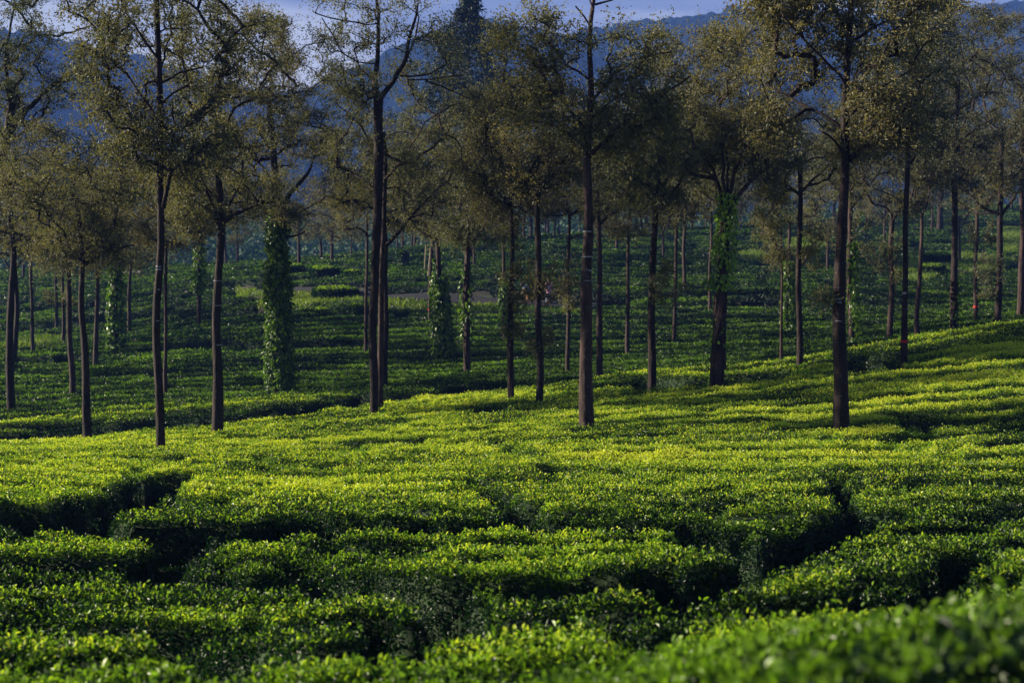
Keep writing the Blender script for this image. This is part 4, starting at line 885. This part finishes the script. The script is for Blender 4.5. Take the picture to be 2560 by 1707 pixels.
# ------------------------------------------------------------------ separate clipped bushes
def bush(u, v, wpx, hpx, label, d=None, mi=M_tea, name='tea_bush', group='clipped tea bushes standing alone', y_=.28, deep=1.0):
    d = d or hit(u, v, 60); ppm = F / d; b = at(u, v, d); z0 = float(ground(b[:1], b[1:2])[0]); a = wpx / ppm / 2; H = hpx / ppm; zb_ = min(z0, b[2] - .0)
    n = int(2 * math.pi * a * (H + a) * 420 / (d / 80) ** 2); n = min(n, 9000)
    th = R.uniform(0, 6.283, n); h = R.random(n); top = R.random(n) < .55
    rr = np.where(top, np.sqrt(R.random(n)), .86 + .16 * np.sin(h * 2.6)) * (.88 + .2 * vn(np.cos(th) * 2 + u, np.sin(th) * 2, 6))
    zz = np.where(top, H * (1 - .18 * rr ** 3), H * (.12 + .84 * h))
    P = np.stack([b[0] + np.cos(th) * rr * a, b[1] + np.sin(th) * rr * a * deep * .8, b[2] + zz + .05 * R.normal(size=n)], 1)
    nr = np.stack([np.cos(th) * ~top, np.sin(th) * ~top, top * 1.0 + .1], 1)
    mb = MB(); L = Lnear(d) * R.uniform(.7, 1.3, n)
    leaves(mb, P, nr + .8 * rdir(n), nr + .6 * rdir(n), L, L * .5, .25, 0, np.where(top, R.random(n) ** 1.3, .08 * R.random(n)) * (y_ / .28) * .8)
    k = 14; an = np.linspace(0, 2 * np.pi, k, endpoint=False); lv = [(.0, .70), (.45, .88), (.86, .86), (.93, .5), (.95, .05)]
    vv = np.array([[b[0] + math.cos(t_) * a * r_ * (.88 + .2 * float(vn(math.cos(t_) * 2 + u, math.sin(t_) * 2, 6))), b[1] + math.sin(t_) * a * r_ * deep * .8, (b[2] + H * h_) if h_ else min(z0, b[2]) - .05] for h_, r_ in lv for t_ in an])
    f = np.array([[i * k + j, i * k + (j + 1) % k, (i + 1) * k + (j + 1) % k, (i + 1) * k + j] for i in range(4) for j in range(k)])
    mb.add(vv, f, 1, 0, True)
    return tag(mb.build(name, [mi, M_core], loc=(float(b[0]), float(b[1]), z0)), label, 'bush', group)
bush(838, 762, 116, 42, "long flat-topped bush on the grassy knoll below the road, bright rim", d=94)
bush(905, 795, 64, 34, "small box-like bush on grass, left of the black V-forked trunk", d=86)
bush(764, 797, 34, 24, "dark little bush, left of two at the foot of the grassy knoll", d=88)
bush(802, 798, 40, 24, "dark little bush, right of two at the foot of the grassy knoll", d=87.5)
bush(880, 704, 46, 26, "small round-topped bush above the road bank, left of the pale thin tree", d=106)
bush(735, 690, 46, 26, "dark bush above the road bank, nearest to the creeper-wrapped column", d=111)
bush(810, 700, 70, 30, "wide bush above the road bank between two smaller ones", d=108)
bush(2342, 668, 76, 32, "wide clipped bush alone on the grassy slope, upper of two", d=112)
bush(2330, 694, 62, 30, "clipped bush alone on the grassy slope, lower of two", d=105)
bush(1668, 578, 34, 26, "round dark shrub on the skyline of the tea hill, left of the sunlit creeper", d=155, y_=.05)
bush(1008, 690, 26, 60, "tall dark shrub round the foot of a pink far trunk, above the road", d=112, y_=.1)

# ------------------------------------------------------------------ bamboo frame, stone, people
def rods(name, items, m, label, cat, d):
    mb = MB()
    for (u0, v0, u1, v1, w_, dy0, dy1) in items:
        p, q = at(u0, v0, d) + [0, dy0, 0], at(u1, v1, d) + [0, dy1, 0]; t_ = np.linspace(0, 1, 8)[:, None]
        r_ = np.full(8, w_ * d / F / 2) * (1 + .12 * (np.arange(8) % 2)); tube(mb, p + (q - p) * t_, r_, 8, 0, True, .05)
    c = np.concatenate(mb.v).mean(0); return tag(mb.build(name, m, loc=tuple(float(x) for x in c)), label, cat)
dL = hit(1076, 806, 46) - .25
rods('bamboo_frame', [(1065, 612, 1061, 673, 2.4, 0, 0), (1077, 614, 1070, 690, 3.0, 0, .1), (1063, 613, 1079, 615, 2.2, 0, 0), (1060, 671, 1074, 674, 2.2, 0, .05), (1076, 615, 1093, 633, 2.6, 0, .1), (1063, 645, 1075, 646, 1.8, 0, 0)],
     M_bamboo, "pale bamboo pole frame propped against the pinkish roadside tree", 'pole frame', dL)
d = 86.5; c = at(850, 781, d); gz_ = float(ground(c[:1], c[1:2])[0]); mb = MB(); th = np.linspace(0, 2 * np.pi, 9, endpoint=False)
vv = [[c[0] + math.cos(t_) * .16 * r_ * R.uniform(.85, 1.15), c[1] + math.sin(t_) * .12 * r_, gz_ + h_] for h_, r_ in ((-.05, 1.05), (.12, 1.1), (.24, .8), (.27, .25)) for t_ in th]
mb.add(vv, [[i * 9 + j, i * 9 + (j + 1) % 9, (i + 1) * 9 + (j + 1) % 9, (i + 1) * 9 + j] for i in range(3) for j in range(9)], 0, 0, True); mb.add(vv[27:], [list(range(9))], 0)
tag(mb.build('stone', plain('pale_stone', (.50, .50, .58)), loc=(float(c[0]), float(c[1]), gz_)), "small pale stone lying on the knoll grass below the road", 'stone')
def figure(u, d, yaw, H, J, rad, edges, skin, parts, label, hair):
    x = (u - 1280) / F * d; z = float(ground(np.array([x]), np.array([d]))[0]) + .05
    root = empty('person', (x, d, z)); root.rotation_euler = (0, 0, yaw)
    me = bpy.data.meshes.new('body'); me.from_pydata([tuple(np.array(p) * H) for p in J], edges, []); o = bpy.data.objects.new('body', me); COL.objects.link(o); o.parent = root
    sk = o.modifiers.new('skin', 'SKIN'); o.modifiers.new('sub', 'SUBSURF').levels = 1; o.modifiers['sub'].render_levels = 2
    for i, r_ in enumerate(rad): me.skin_vertices[0].data[i].radius = (r_ * H, r_ * H)
    me.skin_vertices[0].data[0].use_root = True; me.materials.append(skin)
    for nm, path, rr, m, sy in parts:
        mb = MB(); p = resample(np.array(path) * H, .05); q = np.linspace(0, 1, len(p)); r_ = np.interp(q, np.linspace(0, 1, len(rr)), rr) * H
        tube(mb, p, r_, 14, 0, True, .06); 
        oo = mb.build(nm, m); oo.parent = root; oo.scale = (1, 1, 1)
    mb = MB(); hp = np.array(hair[0]) * H; 
    k = 10; rows_ = [(math.cos(a), math.sin(a)) for a in np.linspace(1.5, -.35, 6)]
    vv = [hp + np.array([math.cos(t_) * c_ * .052 * H, math.sin(t_) * c_ * .060 * H + .012 * H, s_ * .068 * H]) for c_, s_ in rows_ for t_ in np.linspace(0, 2 * np.pi, k, endpoint=False)]
    mb.add(vv, [[i * k + j, i * k + (j + 1) % k, (i + 1) * k + (j + 1) % k, (i + 1) * k + j] for i in range(5) for j in range(k)], 0, 0, True)
    oo = mb.build('hair', hair[1]); oo.parent = root
    return tag(root, label, 'person')
skin = plain('skin_tone', (.20, .11, .075), .6); black = plain('black_hair', (.012, .010, .010), .5)
E = [(0, 1), (1, 2), (2, 3), (3, 4), (4, 5), (2, 6), (6, 7), (7, 8), (8, 14), (2, 9), (9, 10), (10, 11), (11, 15), (0, 12), (12, 13), (13, 16), (16, 17), (0, 18), (18, 19), (19, 20), (20, 21), (4, 22)]
J1 = [(0, 0, .53), (0, 0, .66), (0, 0, .80), (0, 0, .855), (0, -.005, .905), (0, 0, .975), (-.10, 0, .80), (-.14, .02, .64), (-.15, -.03, .50), (.10, 0, .80), (.15, .01, .65), (.13, -.08, .53),
      (-.055, 0, .50), (-.06, -.02, .28), (-.15, -.05, .455), (.12, -.12, .50), (-.06, .02, .04), (-.06, -.08, .02), (.055, 0, .50), (.06, .03, .28), (.06, .08, .05), (.06, -.02, .02), (0, -.062, .90)]
R1 = [.075, .065, .07, .032, .052, .034, .038, .028, .018, .038, .028, .018, .055, .036, .014, .014, .022, .018, .055, .036, .022, .018, .008]
figure(1372, 86.9, .5, 1.6, J1, R1, E, skin, [('pink_top', [(0, 0, .86), (0, 0, .80), (0, 0, .66), (0, 0, .50), (.01, 0, .42)], [.05, .105, .085, .10, .115], plain('pink_cloth', (.62, .30, .42)), 1),
        ('sleeve', [(-.09, 0, .80), (-.14, .02, .66)], [.05, .042], plain('pink_cloth_dark', (.55, .26, .36)), 1), ('sleeve', [(.09, 0, .80), (.15, .01, .66)], [.05, .042], plain('pink_cloth_light', (.62, .30, .40)), 1),
        ('skirt', [(0, 0, .48), (0, 0, .28), (0, 0, .08)], [.10, .12, .14], plain('dark_cloth', (.05, .05, .08)), 1)],
       "standing person in a pink top and dark skirt on the road", ((0, .0, .925), black))
J2 = [(0, 0, .50), (0, -.08, .58), (0, -.18, .66), (0, -.24, .69), (0, -.29, .71), (0, -.35, .74), (-.09, -.18, .65), (-.11, -.20, .50), (-.10, -.26, .38), (.09, -.18, .65), (.11, -.22, .50), (.09, -.28, .39),
      (-.055, 0, .47), (-.07, -.03, .27), (-.09, -.29, .33), (.08, -.31, .34), (-.07, .05, .05), (-.07, -.04, .02), (.055, 0, .47), (.07, .03, .27), (.07, .12, .05), (.07, .03, .02), (0, -.31, .66)]
figure(1322, 87.2, -1.25, 1.58, J2, R1, E, skin, [('blue_top', [(0, -.24, .69), (0, -.17, .65), (0, -.07, .57), (0, .02, .49)], [.045, .10, .088, .10], plain('blue_cloth', (.10, .22, .34)), 1),
        ('orange_skirt', [(0, .0, .53), (0, .015, .42), (0, .02, .26), (0, .02, .14)], [.09, .115, .13, .14], plain('orange_cloth', (.20, .08, .03)), 1)],
       "stooping person in a blue top and orange skirt, beside the road", ((0, -.305, .735), black))
